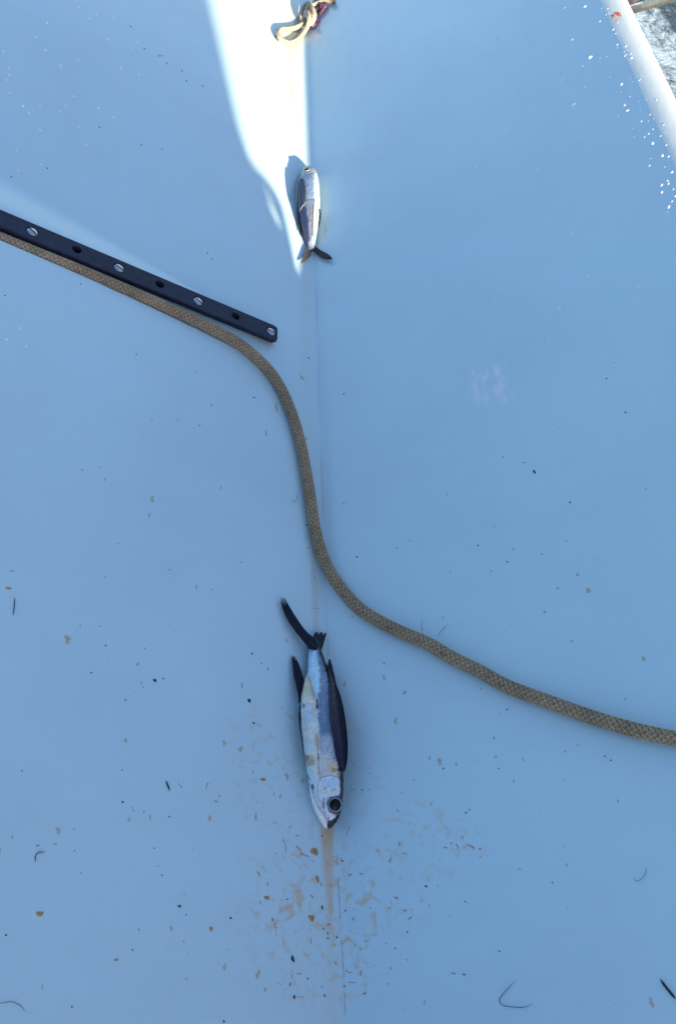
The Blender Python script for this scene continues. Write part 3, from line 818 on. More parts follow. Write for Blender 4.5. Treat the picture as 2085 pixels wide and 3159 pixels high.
def lowpos(x, y, t, s_): return deck_pos(O1, lambda a_, b_: .010 * (1 - a_) + .003)(x, y, t, s_)
sf = part('pelvic_fin', fin_mesh([(412, 1130), (408, 1060), (388, 960), (370, 890), (362, 820), (354, 755), (343, 685)], [(430, 1110), (432, 1040), (457, 950), (444, 880), (415, 795), (394, 745), (374, 688)], lowpos, 90, 40, paint=dark_paint(6), notch=frayed(3, .16, 1.7)), fish1, f1o)
sf['label'] = 'black frayed pelvic fin spread on the deck'
sf = part('pelvic_fin', fin_mesh([(420, 1150), (412, 1230), (420, 1340), (438, 1460), (456, 1600)], [(432, 1130), (430, 1230), (436, 1340), (450, 1460), (462, 1600)], lambda x, y, t, s_: F1.drape(x, y, -.003), 40, 10, paint=dark_paint(3)), fish1, f1o)  # dark strip built for the shadow line along the belly edge
sf['label'] = 'thin black strip standing in for shadow along the belly'
zb = float(F1.C[0, 2] - zdeck(F1.C[0, 0], F1.C[0, 1]))
tailp = lambda x, y, t, s_: deck_pos(O1, lambda a_, b_: (zb + .0075) * (1 - a_) ** 1.5 + .004 * a_ + .0015)(x, y, t, s_)
ta = fin_mesh([(500, 640), (474, 598), (430, 545), (340, 425), (284, 320), (254, 235), (234, 163)], [(598, 660), (570, 580), (530, 535), (470, 480), (402, 388), (325, 265), (268, 163)], tailp, 110, 48, paint=dark_paint(8, hi=(.07, .075, .095)), notch=frayed(3, .24, .4))
tb = fin_mesh([(520, 610), (535, 560), (540, 535), (548, 512), (575, 474)], [(604, 668), (616, 645), (634, 590), (650, 535), (662, 480)], tailp, 50, 48, paint=dark_paint(5, hi=(.09, .095, .11), al=.8), notch=frayed(5, .22, 2.4))
sf = part('tail_fin', ta, fish1, f1o); sf['label'] = 'long narrow upper lobe of the black tail'
sf = part('tail_fin', tb, fish1, f1o); sf['label'] = 'short torn lower lobe of the black tail'

# ---- the small fish in the sunlit strip
O2 = (800, 440, 4.9)
st2 = [(396, 700, 772), (402, 676, 796), (416, 642, 834), (450, 621, 864), (520, 606, 886), (600, 594, 901), (700, 588, 911), (800, 586, 916), (900, 590, 917), (1000, 598, 914), (1100, 610, 905),
       (1200, 624, 894), (1300, 644, 880), (1400, 672, 864), (1500, 703, 850), (1570, 722, 838), (1620, 734, 828)]
F2 = Fish(st2, *O2, flat=.80, ns=220, na=96)
def paint2(cx, cy):
    P = Paint(cx, cy, (.20, .28, .39))
    P.poly([(820, 460), (930, 460), (930, 1500), (800, 1560), (812, 1300), (822, 1000), (828, 850), (815, 600)], (.56, .67, .72), 10, .95, 12)
    P.poly([(690, 540), (820, 540), (830, 840), (700, 840)], (.28, .38, .52), 20, .8, 30)
    P.poly([(560, 560), (660, 540), (705, 640), (700, 900), (625, 960), (560, 980)], (.09, .12, .17), 14, .9, 30)
    P.poly([(620, 960), (700, 960), (745, 1200), (755, 1420), (745, 1600), (690, 1560), (640, 1350), (600, 1150)], (.03, .05, .13), 16, .97, 30)
    P.poly([(600, 1150), (640, 1180), (720, 1420), (735, 1600), (690, 1600), (640, 1400)], (.10, .09, .08), 10, .85, 20)
    P.poly([(745, 950), (800, 950), (808, 1200), (795, 1400), (760, 1420), (745, 1200)], (.28, .26, .26), 10, .8, 16)
    u = cx / 26 + .2 * cy / 26; v_ = cy / 34 + .5 * (np.floor(u) % 2); fr = np.hypot(u - np.floor(u) - .5, v_ - np.floor(v_) - .2)
    msk = (1 - sstep(-6, 10, sd_poly(cx, cy, [(650, 950), (800, 930), (808, 1400), (740, 1500), (690, 1350)])))
    P.mix((1 - sstep(.06, .18, np.abs(fr - .5))) * msk * .6, (.05, .06, .14))
    P.line([(828, 845), (816, 950), (808, 1100), (804, 1250), (808, 1400)], 11, (.025, .03, .05), .95, .0006); P.line([(760, 850), (830, 846)], 7, (.10, .11, .16), .7, .0006)
    P.line([(835, 860), (840, 930)], 7, (.45, .30, .18), .7)
    P.poly([(735, 1500), (820, 1480), (830, 1620), (740, 1620)], (.40, .43, .54), 12, .8, 20)
    P.line([(735, 1610), (790, 1618), (830, 1600)], 10, NAVY, .95)
    # head
    P.poly([(620, 450), (690, 470), (860, 450), (840, 390), (770, 350), (680, 350), (620, 400)], (.36, .38, .42), 12, .9, 20)
    P.line([(690, 470), (760, 482), (850, 440)], 6, (.30, .32, .42), .7, .0006); P.line([(640, 520), (720, 525), (800, 505)], 5, (.33, .36, .48), .6, .0005)
    P.blob(820, 430, 40, 40, (.55, .52, .42), .6); P.line([(900, 1030), (915, 1150), (895, 1270)], 12, NAVY, .6)
    P.blob(755, 690, 14, 26, (.30, .34, .50), .6)
    P.jitter(.2, 12); P.h += (fbm(cx / 30, cy / 40) - .5) * .0010
    return P
v, f, c = F2.body(paint2)
f2o = F2.C[110] * [1, 1, 0] + [0, 0, float(zdeck(F2.C[110, 0], F2.C[110, 1]))]
fish2 = top('flying_fish', None, origin=f2o)
tag(fish2, 'small dead flying fish lying belly up at the tip of the sunlit strip', 'fish')
part('body', add_mesh('body', v, f, M_FISH, attrs={'tint': c}), fish2, f2o)
eye = part('eye', disc(F2, 712, 396, 56, 32, lambda r: .0014 * (1 - r ** 3), lambda r: (.50, .50, .50) if r > .8 else ((.14, .14, .15) if r > .62 else (.01, .01, .014)), 'eye', M_EYE), fish2, f2o)
pup = bpy.data.objects.new('pupil', disc(F2, 718, 394, 36, 14, lambda r: .0006 * np.sqrt(np.maximum(0, 1 - r ** 2)), lambda r: (.004, .005, .008), 'pupil', M_EYE, base=.0013)); COL.objects.link(pup); pup.parent = eye
def pf2_paint(x, y, t, s_):
    k = s_ * 7; ray_ = 1 - sstep(.06, .3, np.abs(k - np.round(k)))
    c = np.zeros(x.shape + (3,)) + np.array((.04, .055, .085)); m_ = (ray_ * .6 * (.4 + .6 * fbm(x / 16, y / 40)))[..., None]
    c = c * (1 - m_) + np.array((.50, .54, .60)) * m_
    e = (1 - sstep(.02, .12, s_))[..., None]; c = c * (1 - e) + np.array((.62, .60, .55)) * e
    return c, .0006 * ray_ + .0001
wing = part('pectoral_fin', fin_mesh([(636, 535), (600, 560), (572, 640), (560, 760), (556, 900), (560, 1040), (572, 1150), (574, 1300), (573, 1455)], [(672, 560), (690, 640), (702, 740), (705, 860), (680, 930), (640, 980), (606, 1080), (586, 1250), (576, 1455)],
            lambda x, y, t, s_: F2.drape(x, y, .0012 + .0003 * s_ * (1 - t)), 100, 44, paint=pf2_paint), fish2, f2o); wing['label'] = 'folded grey pectoral fin ending in a long spine'
part('pelvic_fin', fin_mesh([(896, 1010), (906, 1080), (900, 1160), (890, 1240), (898, 1278)], [(918, 1010), (930, 1080), (924, 1160), (912, 1220), (902, 1280)], lambda x, y, t, s_: F2.drape(x, y, .0005), 30, 10, paint=dark_paint(2)), fish2, f2o)
part('pelvic_fin', fin_mesh([(606, 1170), (602, 1250), (604, 1320), (618, 1405)], [(640, 1180), (640, 1280), (634, 1340), (624, 1405)], lambda x, y, t, s_: F2.drape(x, y, .0002), 30, 12, paint=dark_paint(3, (.05, .055, .07), (.2, .2, .2))), fish2, f2o)
zb2 = float(F2.C[-1, 2] - zdeck(F2.C[-1, 0], F2.C[-1, 1]))
tp2 = lambda x, y, t, s_: deck_pos(O2, lambda a_, b_: zb2 * (1 - a_) ** 1.4 + .005 * a_ + .001)(x, y, t, s_)
sf = part('tail_fin', fin_mesh([(728, 1580), (700, 1620), (672, 1690), (650, 1760), (632, 1822)], [(808, 1612), (785, 1660), (775, 1690), (768, 1722), (640, 1826)], tp2, 50, 30, paint=dark_paint(4, (.035, .035, .04), (.35, .30, .24), .9), notch=frayed(5, .05, 1.2)), fish2, f2o)
sf['label'] = 'ragged tail lobe with a pale patch'
part('tail_fin', fin_mesh([(838, 1560), (900, 1610), (960, 1645), (1030, 1682), (1075, 1718), (1100, 1752)], [(790, 1622), (850, 1660), (905, 1718), (960, 1745), (1020, 1757), (1098, 1758)], tp2, 60, 30, paint=dark_paint(5, (.03, .033, .04), (.10, .10, .11))), fish2, f2o)

# ------------------------------------------------------------------ knotted rope end in the sun
O3 = (820, 0, 6.533)
def k3(pts): return [(O3[0] + x / O3[2], O3[1] + y / O3[2]) for x, y in pts]
KR = .0048
knot_path = [(1400, -500, .006), (1240, -330, .006), (1120, -180, .006), (1040, -60, .008), (1000, 20, .008), (960, 150, .006), (930, 300, .006), (900, 430, .007), (905, 480, .012), (955, 395, .019), (975, 280, .025), (930, 160, .029), (868, 72, .022),
             (800, 115, .016), (735, 210, .013), (702, 310, .012), (745, 392, .013), (805, 418, .010), (725, 490, .008), (600, 556, .008), (430, 590, .010), (295, 602, .010), (250, 690, .010), (305, 800, .009), (400, 856, .008), (500, 868, .008), (640, 790, .008),
             (745, 670, .009), (830, 540, .012), (868, 440, .018), (876, 340, .024), (840, 230, .024), (855, 140, .018), (960, 118, .011), (1050, 72, .009), (1200, 22, .008), (1290, 18, .007), (1372, 28, .007)]
Vs, Fs, Cs = [], [], []; off = 0
for pts in (knot_path,):
    h3 = smooth_poly([(x, y, h * 1e4) for x, y, h in pts], 420)
    P3 = on_deck(k3([(a_, b_) for a_, b_, _ in h3]), h3[:, 2] / 1e4 * .85)
    for _ in range(6): P3[1:-1] = P3[1:-1] * .5 + (P3[:-2] + P3[2:]) * .25
    v, f, c = braid(P3, KR, 130, n=8, ny=1, ds=.0010, col=(.54, .45, .33), dark=(.3, .22, .13), dirt=.3)
    Vs.append(v); Fs.append(f + off); Cs.append(c); off += len(v)
endp = P3[-1]
knot = top('knotted_rope', None, origin=endp * [1, 1, 0])
tag(knot, 'short sunlit tan rope tied in a knot with an open loop', 'rope')
part('rope_body', add_mesh('rope_body', np.vstack(Vs), np.vstack(Fs), M_ROPE, attrs={'tint': np.vstack(Cs)}), knot, endp * [1, 1, 0])
ev = endp + np.array([.0002, -.0002, 0]); tv, tf = tube(np.array([ev - (P3[-1] - P3[-4]) * .2, ev + (P3[-1] - P3[-4]) * .25]), KR * .93, 16)
M_BURN = simple('burnt_end', (.05, .04, .035), .7)
part('burnt_end', add_mesh('burnt_end', tv, tris_ok(tf), M_BURN), knot, endp * [1, 1, 0])
M_CORD = simple('purple_cord', (.16, .05, .10), .6, var=.6, scale=260, bmp=.6, bscale=500)
cordp = [(1210, 70, .006), (1190, 140, .006), (1130, 100, .008), (1110, 160, .007), (1160, 170, .006), (1120, 240, .005), (1085, 290, .004), (1065, 370, .003), (1030, 440, .003), (985, 500, .003), (940, 545, .004), (960, 520, .006), (1000, 490, .004)]
h3 = smooth_poly([(x, y, h * 1e4) for x, y, h in cordp], 120); P3 = on_deck(k3([(a_, b_) for a_, b_, _ in h3]), h3[:, 2] / 1e4)
rr = .0024 + .0016 * fbm(np.linspace(0, 9, 120), np.zeros(120)) - .0012 * np.exp(-((np.linspace(0, 1, 120) - .62) / .12) ** 2)
tv, tf = tube(P3, rr, 12); cord = top('purple_cord', add_mesh('purple_cord', tv, tris_ok(tf), M_CORD)); tag(cord, 'frayed purple cord hanging beside the rope knot', 'cord')
cordp = [(1020, 200, .012), (1040, 170, .008), (1060, 130, .006), (1095, 110, .006), (1030, 160, .005), (1025, 240, .004)]
h3 = smooth_poly([(x, y, h * 1e4) for x, y, h in cordp], 40); P3 = on_deck(k3([(a_, b_) for a_, b_, _ in h3]), h3[:, 2] / 1e4)
tv, tf = tube(P3, .0022, 10); c2_ = top('purple_cord', add_mesh('dark_cord', tv, tris_ok(tf), simple('dark_cord', (.05, .02, .05), .7, var=.5))); tag(c2_, 'dark wisp of cord tucked under the rope knot', 'cord')

# ------------------------------------------------------------------ rail tubes outside the gunwale, scrap on it
M_TUBE = simple('bronze_tube', (.50, .37, .22), .28, 1.0, .5, .25, 40, .2, 300, .0006)
M_TUBE2 = simple('dark_tube', (.10, .075, .075), .5, .3, .5, .5, 60, .3, 200, .0008)
def at_x(uv, x0):
    d = rays([uv])[0]; t = (x0 - CAM[0]) / d[0]; return CAM + d * t
def rail(pa, pb, r, name, mat):
    a_ = at_x(pa, GX1 + .03); dirn = nrm(at_x(pb, GX1 + .15) - a_)
    P = np.array([a_ - dirn * .05 + dirn * s_ for s_ in np.linspace(0, .8, 12)]); v, f = tube(P, r, 24)
    return top(name, add_mesh(name, v, tris_ok(f), mat))
tag(rail((1962, 28), (2085, -8), .0058, 'guard_rail', M_TUBE), 'bronze coloured rail tube running out over the foam from the gunwale', 'rail', 'rail tubes outside the gunwale')
tag(rail((1952, 2), (2030, -22), .0050, 'guard_rail', M_TUBE2), 'dark brown rail tube just beyond the bronze one', 'rail', 'rail tubes outside the gunwale')
# points on the gunwale: march against the swept profile
def on_gun(uv, off=0.0):
    d = rays([uv])[0]; ts = np.linspace(.4, 3, 4000); p = CAM + d * ts[:, None]
    zz = np.where(p[:, 0] < XG, zdeck(np.minimum(p[:, 0], XG), p[:, 1]), np.interp(p[:, 0], prof[:37, 0], prof[:37, 1])) + off
    i = int(np.argmax(p[:, 2] < zz)); return p[i]
sp_ = [on_gun((1845 + x / 6.533, y / 6.533), h) for x, y, h in [(262, 312, .002), (300, 320, .003), (335, 300, .004), (345, 265, .006), (365, 285, .004), (400, 280, .005), (430, 300, .004), (448, 325, .003)]]
tv, tf = tube(smooth_poly(sp_, 40), np.interp(np.linspace(0, 1, 40), [0, .15, .4, .8, 1], [.0008, .0016, .002, .0022, .0010]), 10)
scrap = top('red_scrap', add_mesh('red_scrap', tv, tris_ok(tf), simple('red_scrap', (.24, .055, .035), .6, var=.4, scale=300))); tag(scrap, 'tiny red curled scrap on the sunlit gunwale', 'scrap')

# ------------------------------------------------------------------ small things on the deck
def frame_at(p, ang=0.0, s=(1, 1, 1), on='deck'):
    n_ = dnormal(np.array([p[0]]), np.array([p[1]]))[0] if p[0] < XG else nrm([-(np.interp(p[0] + .001, prof[:37, 0], prof[:37, 1]) - np.interp(p[0] - .001, prof[:37, 0], prof[:37, 1])) / .002, 0, 1])
    tx = nrm(np.array([1.0, 0, 0]) - n_ * n_[0]); ty = np.cross(n_, tx)
    cx_, sx_ = math.cos(ang), math.sin(ang)
    a_ = (tx * cx_ + ty * sx_) * s[0]; b_ = (ty * cx_ - tx * sx_) * s[1]; c_ = n_ * s[2]
    return Matrix([[a_[0], b_[0], c_[0], p[0]], [a_[1], b_[1], c_[1], p[1]], [a_[2], b_[2], c_[2], p[2]], [0, 0, 0, 1]])

def dome(name, mat, n=14, rings=5, lump=.18, seed=0):
    r_ = np.random.default_rng(seed); ph = r_.random(4) * 6.28
    vv = []; a = np.linspace(0, 2 * np.pi, n, endpoint=False)
    w = 1 + lump * np.sin(2 * a + ph[0]) * .6 + lump * np.sin(3 * a + ph[1]) * .5
    for i in range(rings):
        t = i / (rings - 1) * math.pi / 2 * .93
        for k in range(n): vv.append((math.cos(a[k]) * w[k] * math.cos(t), math.sin(a[k]) * w[k] * math.cos(t), math.sin(t)))
    ff = [tuple(map(int, q_)) for q_ in gridf(rings, n, cv=True)] + [tuple((rings - 1) * n + k for k in range(n))]
    return add_mesh(name, vv, ff, mat)

# water
mw, nt, bs = mat_new('water_drop')
bs.inputs['Base Color'].default_value = (.86, .89, .92, 1); bs.inputs['Roughness'].default_value = .22; bs.inputs['IOR'].default_value = 1.33  # whitish base stands in for light refracted by the clear drops
tr = node(nt, 'ShaderNodeBsdfTransparent'); mx = node(nt, 'ShaderNodeMixShader')
tcw = node(nt, 'ShaderNodeTexCoord').outputs['Object']
nt.links.new(ramp(nt, noise(nt, 2.0, 2, vec=tcw).outputs[0], [(.3, .7), (.7, .95)]), mx.inputs[0])
nt.links.new(tr.outputs[0], mx.inputs[1]); nt.links.new(bs.outputs[0], mx.inputs[2])
nt.links.new(mx.outputs[0], nt.nodes['Material Output'].inputs['Surface'])
M_WATER = mw
DROP = [dome('water_droplet', M_WATER, seed=s_) for s_ in range(4)]
r2 = random.Random(5)
def drop_at(uv, rpx, asp, ang, label, group, hgt=.45):
    p = np.array(on_gun(uv)); sc = rpx * float(depth(p)) / F
    s_ = (sc * asp, sc / asp ** .5, sc * hgt)
    o = top('water_droplet', r2.choice(DROP), local=frame_at(p, ang, s_)); tag(o, label, 'droplet', group); return o
G1 = 'water droplets on the deck panel under the gunwale'; LB1 = 'tiny clear water droplet on the shaded deck panel under the gunwale'
q3 = lambda x, y: (1385 + x / 2.24, y / 2.24)
big = [(935, 47, 14), (797, 58, 10), (632, 117, 11), (572, 180, 8), (590, 247, 9), (517, 281, 8), (540, 318, 11), (849, 276, 12), (775, 308, 10), (335, 260, 9), (730, 369, 6), (821, 384, 6), (972, 397, 18), (872, 383, 6),
       (922, 462, 11), (785, 553, 17), (945, 598, 11), (1110, 536, 9), (1188, 583, 12), (1187, 637, 6), (1247, 669, 7), (858, 727, 19), (1210, 727, 12), (1229, 765, 13), (1167, 806, 9), (1165, 880, 8), (1265, 890, 7), (1325, 840, 9),
       (908, 942, 10), (1316, 773, 6), (1280, 945, 8), (1348, 945, 10), (1375, 925, 8), (1402, 990, 13), (1470, 1075, 13), (1513, 1082, 9), (1390, 1098, 9), (1382, 1147, 11), (1484, 1156, 8), (1536, 1190, 11), (1505, 1250, 9),
       (1512, 1270, 11), (1467, 1278, 12), (1546, 1308, 9), (1467, 1328, 13), (1560, 1357, 11), (1537, 1392, 10), (1514, 1430, 13), (1506, 1466, 8), (1338, 1220, 7), (1040, 400, 7), (1086, 392, 8), (1214, 385, 10), (1258, 400, 10),
       (1160, 308, 9), (1217, 320, 10), (460, 650, 11), (320, 524, 9), (315, 432, 10), (388, 898, 9), (594, 900, 8), (638, 956, 8), (192, 1157, 13), (611, 1170, 9), (780, 1079, 8), (845, 1610, 11), (692, 1638, 9), (943, 1653, 8),
       (670, 1515, 9), (233, 1417, 10), (953, 1905, 11), (1310, 1980, 13), (762, 2125, 14), (904, 2187, 9), (882, 2225, 8), (688, 2343, 10), (365, 1992, 8), (318, 2063, 8), (565, 1672, 8), (310, 1660, 7), (1189, 1374, 9), (1277, 2100, 9),
       (950, 1040, 6), (1150, 1032, 7), (1008, 1005, 6), (925, 815, 6), (683, 868, 6), (550, 92, 9), (470, 60, 7), (845, 118, 8), (928, 118, 7), (762, 88, 7), (740, 145, 6), (1040, 148, 8), (604, 400, 13), (625, 365, 12)]
for x, y, r_ in big: drop_at(q3(x, y), r_ / 2.24, 1.25 + .3 * r2.random(), math.radians(62 + 18 * (r2.random() - .5)), LB1, G1)
for _ in range(60):                               # along the foot of the gunwale
    t = r2.random(); u = 1855 + (2085 - 1855) * t + r2.gauss(-4, 15); v_ = 10 + 500 * t
    drop_at((u, v_), 1.2 + 2.0 * r2.random() ** 2, 1.2 + .9 * r2.random(), math.radians(55 + 25 * (r2.random() - .5)), LB1, G1, .5)
for _ in range(70):
    u = 1180 + 900 * r2.random(); v_ = 10 + 1000 * r2.random()
    drop_at((u, v_), .9 + 1.3 * r2.random() ** 2, 1.2 + .9 * r2.random(), math.radians(60 + 25 * (r2.random() - .5)), LB1, G1)
G2 = 'pale salt streaks on the left deck panel'; LB2 = 'thin pale salt streak on the left deck panel'
q0 = lambda x, y: (x / 2.24, y / 2.24)
M_STREAK = simple('whitish', (.85, .87, .88), .5, var=.08)  # near-white slivers on the left panel
STREAKS = [dome('whitish_streak', M_STREAK, n=10, rings=3, seed=20 + s_) for s_ in range(3)]
def flake(uv, mesh, name, cat, rx, ry, ang, hgt, label, group):
    p = on_deck([uv], 0)[0]; k = float(depth(p)) / F
    n_ = dnormal(p[:1], p[1:2])[0]; vd = nrm(CAM - p); fs = 1 / max(.35, abs(n_ @ vd))
    o = top(name, mesh, local=frame_at(p, ang, (rx * k, ry * k * (1 + .6 * (fs - 1)), hgt))); tag(o, label, cat, group); return o
for x, y in [(545, 48), (418, 455), (540, 412), (512, 665), (250, 255), (65, 515), (68, 640), (160, 733), (412, 772), (545, 875), (278, 898), (110, 1033), (285, 1135), (122, 1175), (180, 905), (668, 95), (620, 125), (790, 122), (905, 335),
             (838, 467), (960, 515), (680, 745), (950, 290), (325, 155), (1130, 42), (865, 105), (595, 1000), (460, 730), (200, 780), (275, 730), (315, 345), (20, 350), (60, 470), (40, 550), (750, 275), (785, 810), (180, 40 + 2350), (45, 2345), (140, 2270)]:
    flake(q0(x, y), r2.choice(STREAKS), 'whitish_streak', 'salt streak', 4.5 + 3.5 * r2.random(), 1.7 + .9 * r2.random(), math.radians(-40 + 14 * (r2.random() - .5)), .0014, LB2, G2)

# fish scales, dark specks, dried residue, hairs, splinters
qa = lambda x, y: (x / 2.24, 1050 + y / 2.24); qb = lambda x, y: (x / 2.24, 2100 + y / 2.24); qc = lambda x, y: (700 + x / 2.24, 2100 + y / 2.24)
qd = lambda x, y: (1385 + x / 2.24, 1050 + y / 2.24); qe = lambda x, y: (1385 + x / 2.24, 2100 + y / 2.24); qf = lambda x, y: (700 + x / 2.24, 1050 + y / 2.24)
ms2, nt, bs = mat_new('dried_scale')
bs.inputs['Roughness'].default_value = .35
tc_ = node(nt, 'ShaderNodeTexCoord').outputs['Object']; ln = node(nt, 'ShaderNodeVectorMath', operation='LENGTH'); nt.links.new(tc_, ln.inputs[0])
nt.links.new(ramp(nt, ln.outputs['Value'], [(.3, (.76, .74, .56)), (.86, (.72, .71, .54)), (.96, (.44, .46, .42))]), bs.inputs['Base Color'])
trn = node(nt, 'ShaderNodeBsdfTransparent'); mx = node(nt, 'ShaderNodeMixShader'); mx.inputs[0].default_value = .85
nt.links.new(trn.outputs[0], mx.inputs[1]); nt.links.new(bs.outputs[0], mx.inputs[2]); nt.links.new(mx.outputs[0], nt.nodes['Material Output'].inputs['Surface'])
SCALE = [dome('fish_scale', ms2, n=18, rings=3, lump=.22, seed=40 + s_) for s_ in range(4)]
M_TAN = simple('tan_spot', (.40, .26, .13), .5, var=.3, scale=2); TANM = [dome('fish_scale', M_TAN, n=14, rings=3, lump=.25, seed=60 + s_) for s_ in range(2)]
LS = 'small translucent grey fish scale stuck to the deck'; GS = 'loose fish scales on the deck'
sc_list = [(qa, 470, 2067, 33, 30), (qa, 1053, 1097, 17, 25), (qa, 1033, 1210, 11, 15), (qa, 726, 958, 9, 13), (qa, 1358, 1707, 8, 17), (qa, 955, 2237, 17, 15), (qa, 1463, 450, 9, 12), (qa, 570, 896, 12, 9), (qa, 1002, 2130, 10, 9), (qa, 1527, 1020, 8, 12),
           (qa, 85, 1595, 20, 9), (qa, 1052, 548, 10, 5), (qa, 1231, 550, 10, 6), (qb, 870, 413, 17, 16), (qb, 1185, 1712, 16, 15), (qb, 893, 960, 13, 13), (qb, 1040, 945, 9, 17), (qb, 1450, 950, 20, 18), (qb, 1553, 1978, 15, 24), (qb, 295, 2118, 9, 18), (qb, 1550, 430, 18, 18),
           (qb, 405, 1035, 24, 22), (qb, 995, 906, 12, 7), (qb, 925, 897, 11, 7), (qb, 912, 876, 8, 7), (qb, 980, 15, 9, 12), (qb, 990, 45, 7, 9), (qb, 88, 1082, 11, 9), (qb, 3, 1178, 11, 16), (qb, 385, 1128, 18, 8), (qb, 515, 1025, 12, 7), (qb, 1270, 1803, 14, 7),
           (qc, 105, 32, 14, 18), (qc, 815, 22, 11, 21), (qc, 1165, 278, 15, 28), (qc, 1470, 558, 22, 27), (qc, 1127, 1243, 16, 18), (qc, 200, 940, 15, 27), (qc, 95, 472, 22, 22), (qc, 402, 228, 10, 7), (qc, 378, 187, 9, 8), (qc, 180, 633, 11, 10), (qc, 415, 662, 22, 24), (qc, 518, 690, 16, 18),
           (qc, 283, 1405, 11, 12), (qc, 265, 2135, 18, 12), (qc, 215, 2030, 20, 28), (qc, 1130, 1987, 10, 11), (qc, 1247, 1930, 10, 9), (qc, 1365, 2222, 10, 16), (qc, 1400, 535, 10, 17), (qc, 370, 797, 13, 14), (qc, 325, 785, 9, 13), (qc, 1180, 897, 12, 10),
           (qd, 1340, 2200, 18, 17), (qd, 885, 1618, 14, 13), (qd, 960, 1728, 24, 20), (qd, 748, 1713, 12, 11), (qd, 845, 2075, 12, 8), (qd, 1357, 1023, 10, 8), (qd, 443, 1440, 9, 10), (qd, 660, 1875, 14, 12), (qd, 310, 1282, 6, 10), (qd, 432, 1963, 6, 8),
           (qe, 310, 397, 13, 12), (qe, 1165, 830, 13, 9), (qe, 322, 525, 17, 8), (qe, 510, 545, 8, 18), (qe, 50, 578, 11, 12), (qe, 445, 695, 9, 13), (qe, 885, 445, 7, 8), (qe, 487, 1302, 9, 8), (qe, 810, 1272, 10, 9), (qe, 1395, 2225, 20, 32),
           (qf, 1085, 2330, 11, 22), (qf, 412, 2075, 11, 12), (qf, 283, 2270, 10, 10), (qf, 867, 1912, 9, 9), (qf, 1263, 1385, 9, 7), (qf, 1520, 1062, 9, 8), (qf, 1490, 1912, 6, 8), (qf, 340, 465, 14, 30), (qf, 272, 640, 14, 20), (qf, 520, 258, 38, 10)]
for fn, x, y, a_, b_ in sc_list:
    ang = -.6 if (fn is qf and x == 520) else .3 * (r2.random() - .5)
    flake(fn(x, y), r2.choice(SCALE), 'fish_scale', 'fish scale', a_ / 2.24 * .9, b_ / 2.24 * .9, ang, .00025, LS, GS)
for fn, x, y, a_, b_, lb in [(qb, 278, 1610, 24, 20, 'round brown dried drop near the lower left of the deck'), (qb, 1460, 1715, 13, 18, 'brown dried drop on the deck left of the drip stain'), (qb, 805, 1928, 16, 9, 'small reddish dried smear low on the left panel'), (qc, 272, 1500, 15, 15, 'ragged tan dried drop on the deck left of the drip stain'),
                             (qc, 585, 1640, 22, 24, 'tan dried drop just left of the drip stain'), (qc, 250, 682, 20, 12, 'tan dried drop left of the large fish head'), (qc, 625, 1370, 13, 26, 'long tan dried drop touching the drip stain'), (qc, 605, 1180, 30, 26, 'wide tan dried patch left of the drip stain top'),
                             (qa, 62, 1713, 20, 10, 'brown dried drop near the left edge')]:
    flake(fn(x, y), r2.choice(TANM), 'dried_drop', 'dried drop', a_ / 2.24, b_ / 2.24, .2, .0003, lb, 'brown dried drops on the deck')
M_SPECK = simple('dark_speck', (.035, .022, .018), .5, var=.4, scale=1.5); M_SPECKB = simple('blue_speck', (.012, .018, .035), .3, var=.3, scale=1.5)
SPK = [dome('dirt_speck', M_SPECK, n=10, rings=3, lump=.3, seed=80 + s_) for s_ in range(4)]; SPKB = [dome('dirt_speck', M_SPECKB, n=10, rings=3, lump=.35, seed=90 + s_) for s_ in range(2)]
LD = 'tiny dark dirt speck on the white deck'; GD = 'dark dirt specks on the deck'
for fn, x, y, a_, b_, lb in [(qb, 1072, -2, 11, 13, 'largest black speck on the deck left of the large fish'), (qb, 1242, 1558, 12, 8, 'blue black angular flake low on the left panel'), (qc, 455, 1922, 11, 24, 'long blue black flake left of the drip stain end'), (qc, 155, 137, 11, 15, 'blue black flake beside a pale scale left of the fish'),
                             (qd, 588, 908, 6, 20, 'slim dark splinter alone on the right panel above the rope'), (qc, 658, 1567, 6, 14, 'black flake beside the drip stain')]:
    flake(fn(x, y), r2.choice(SPKB), 'dark_flake', 'flake', a_ / 2.24, b_ / 2.24, .15, .0010, lb, 'dark flakes on the deck')
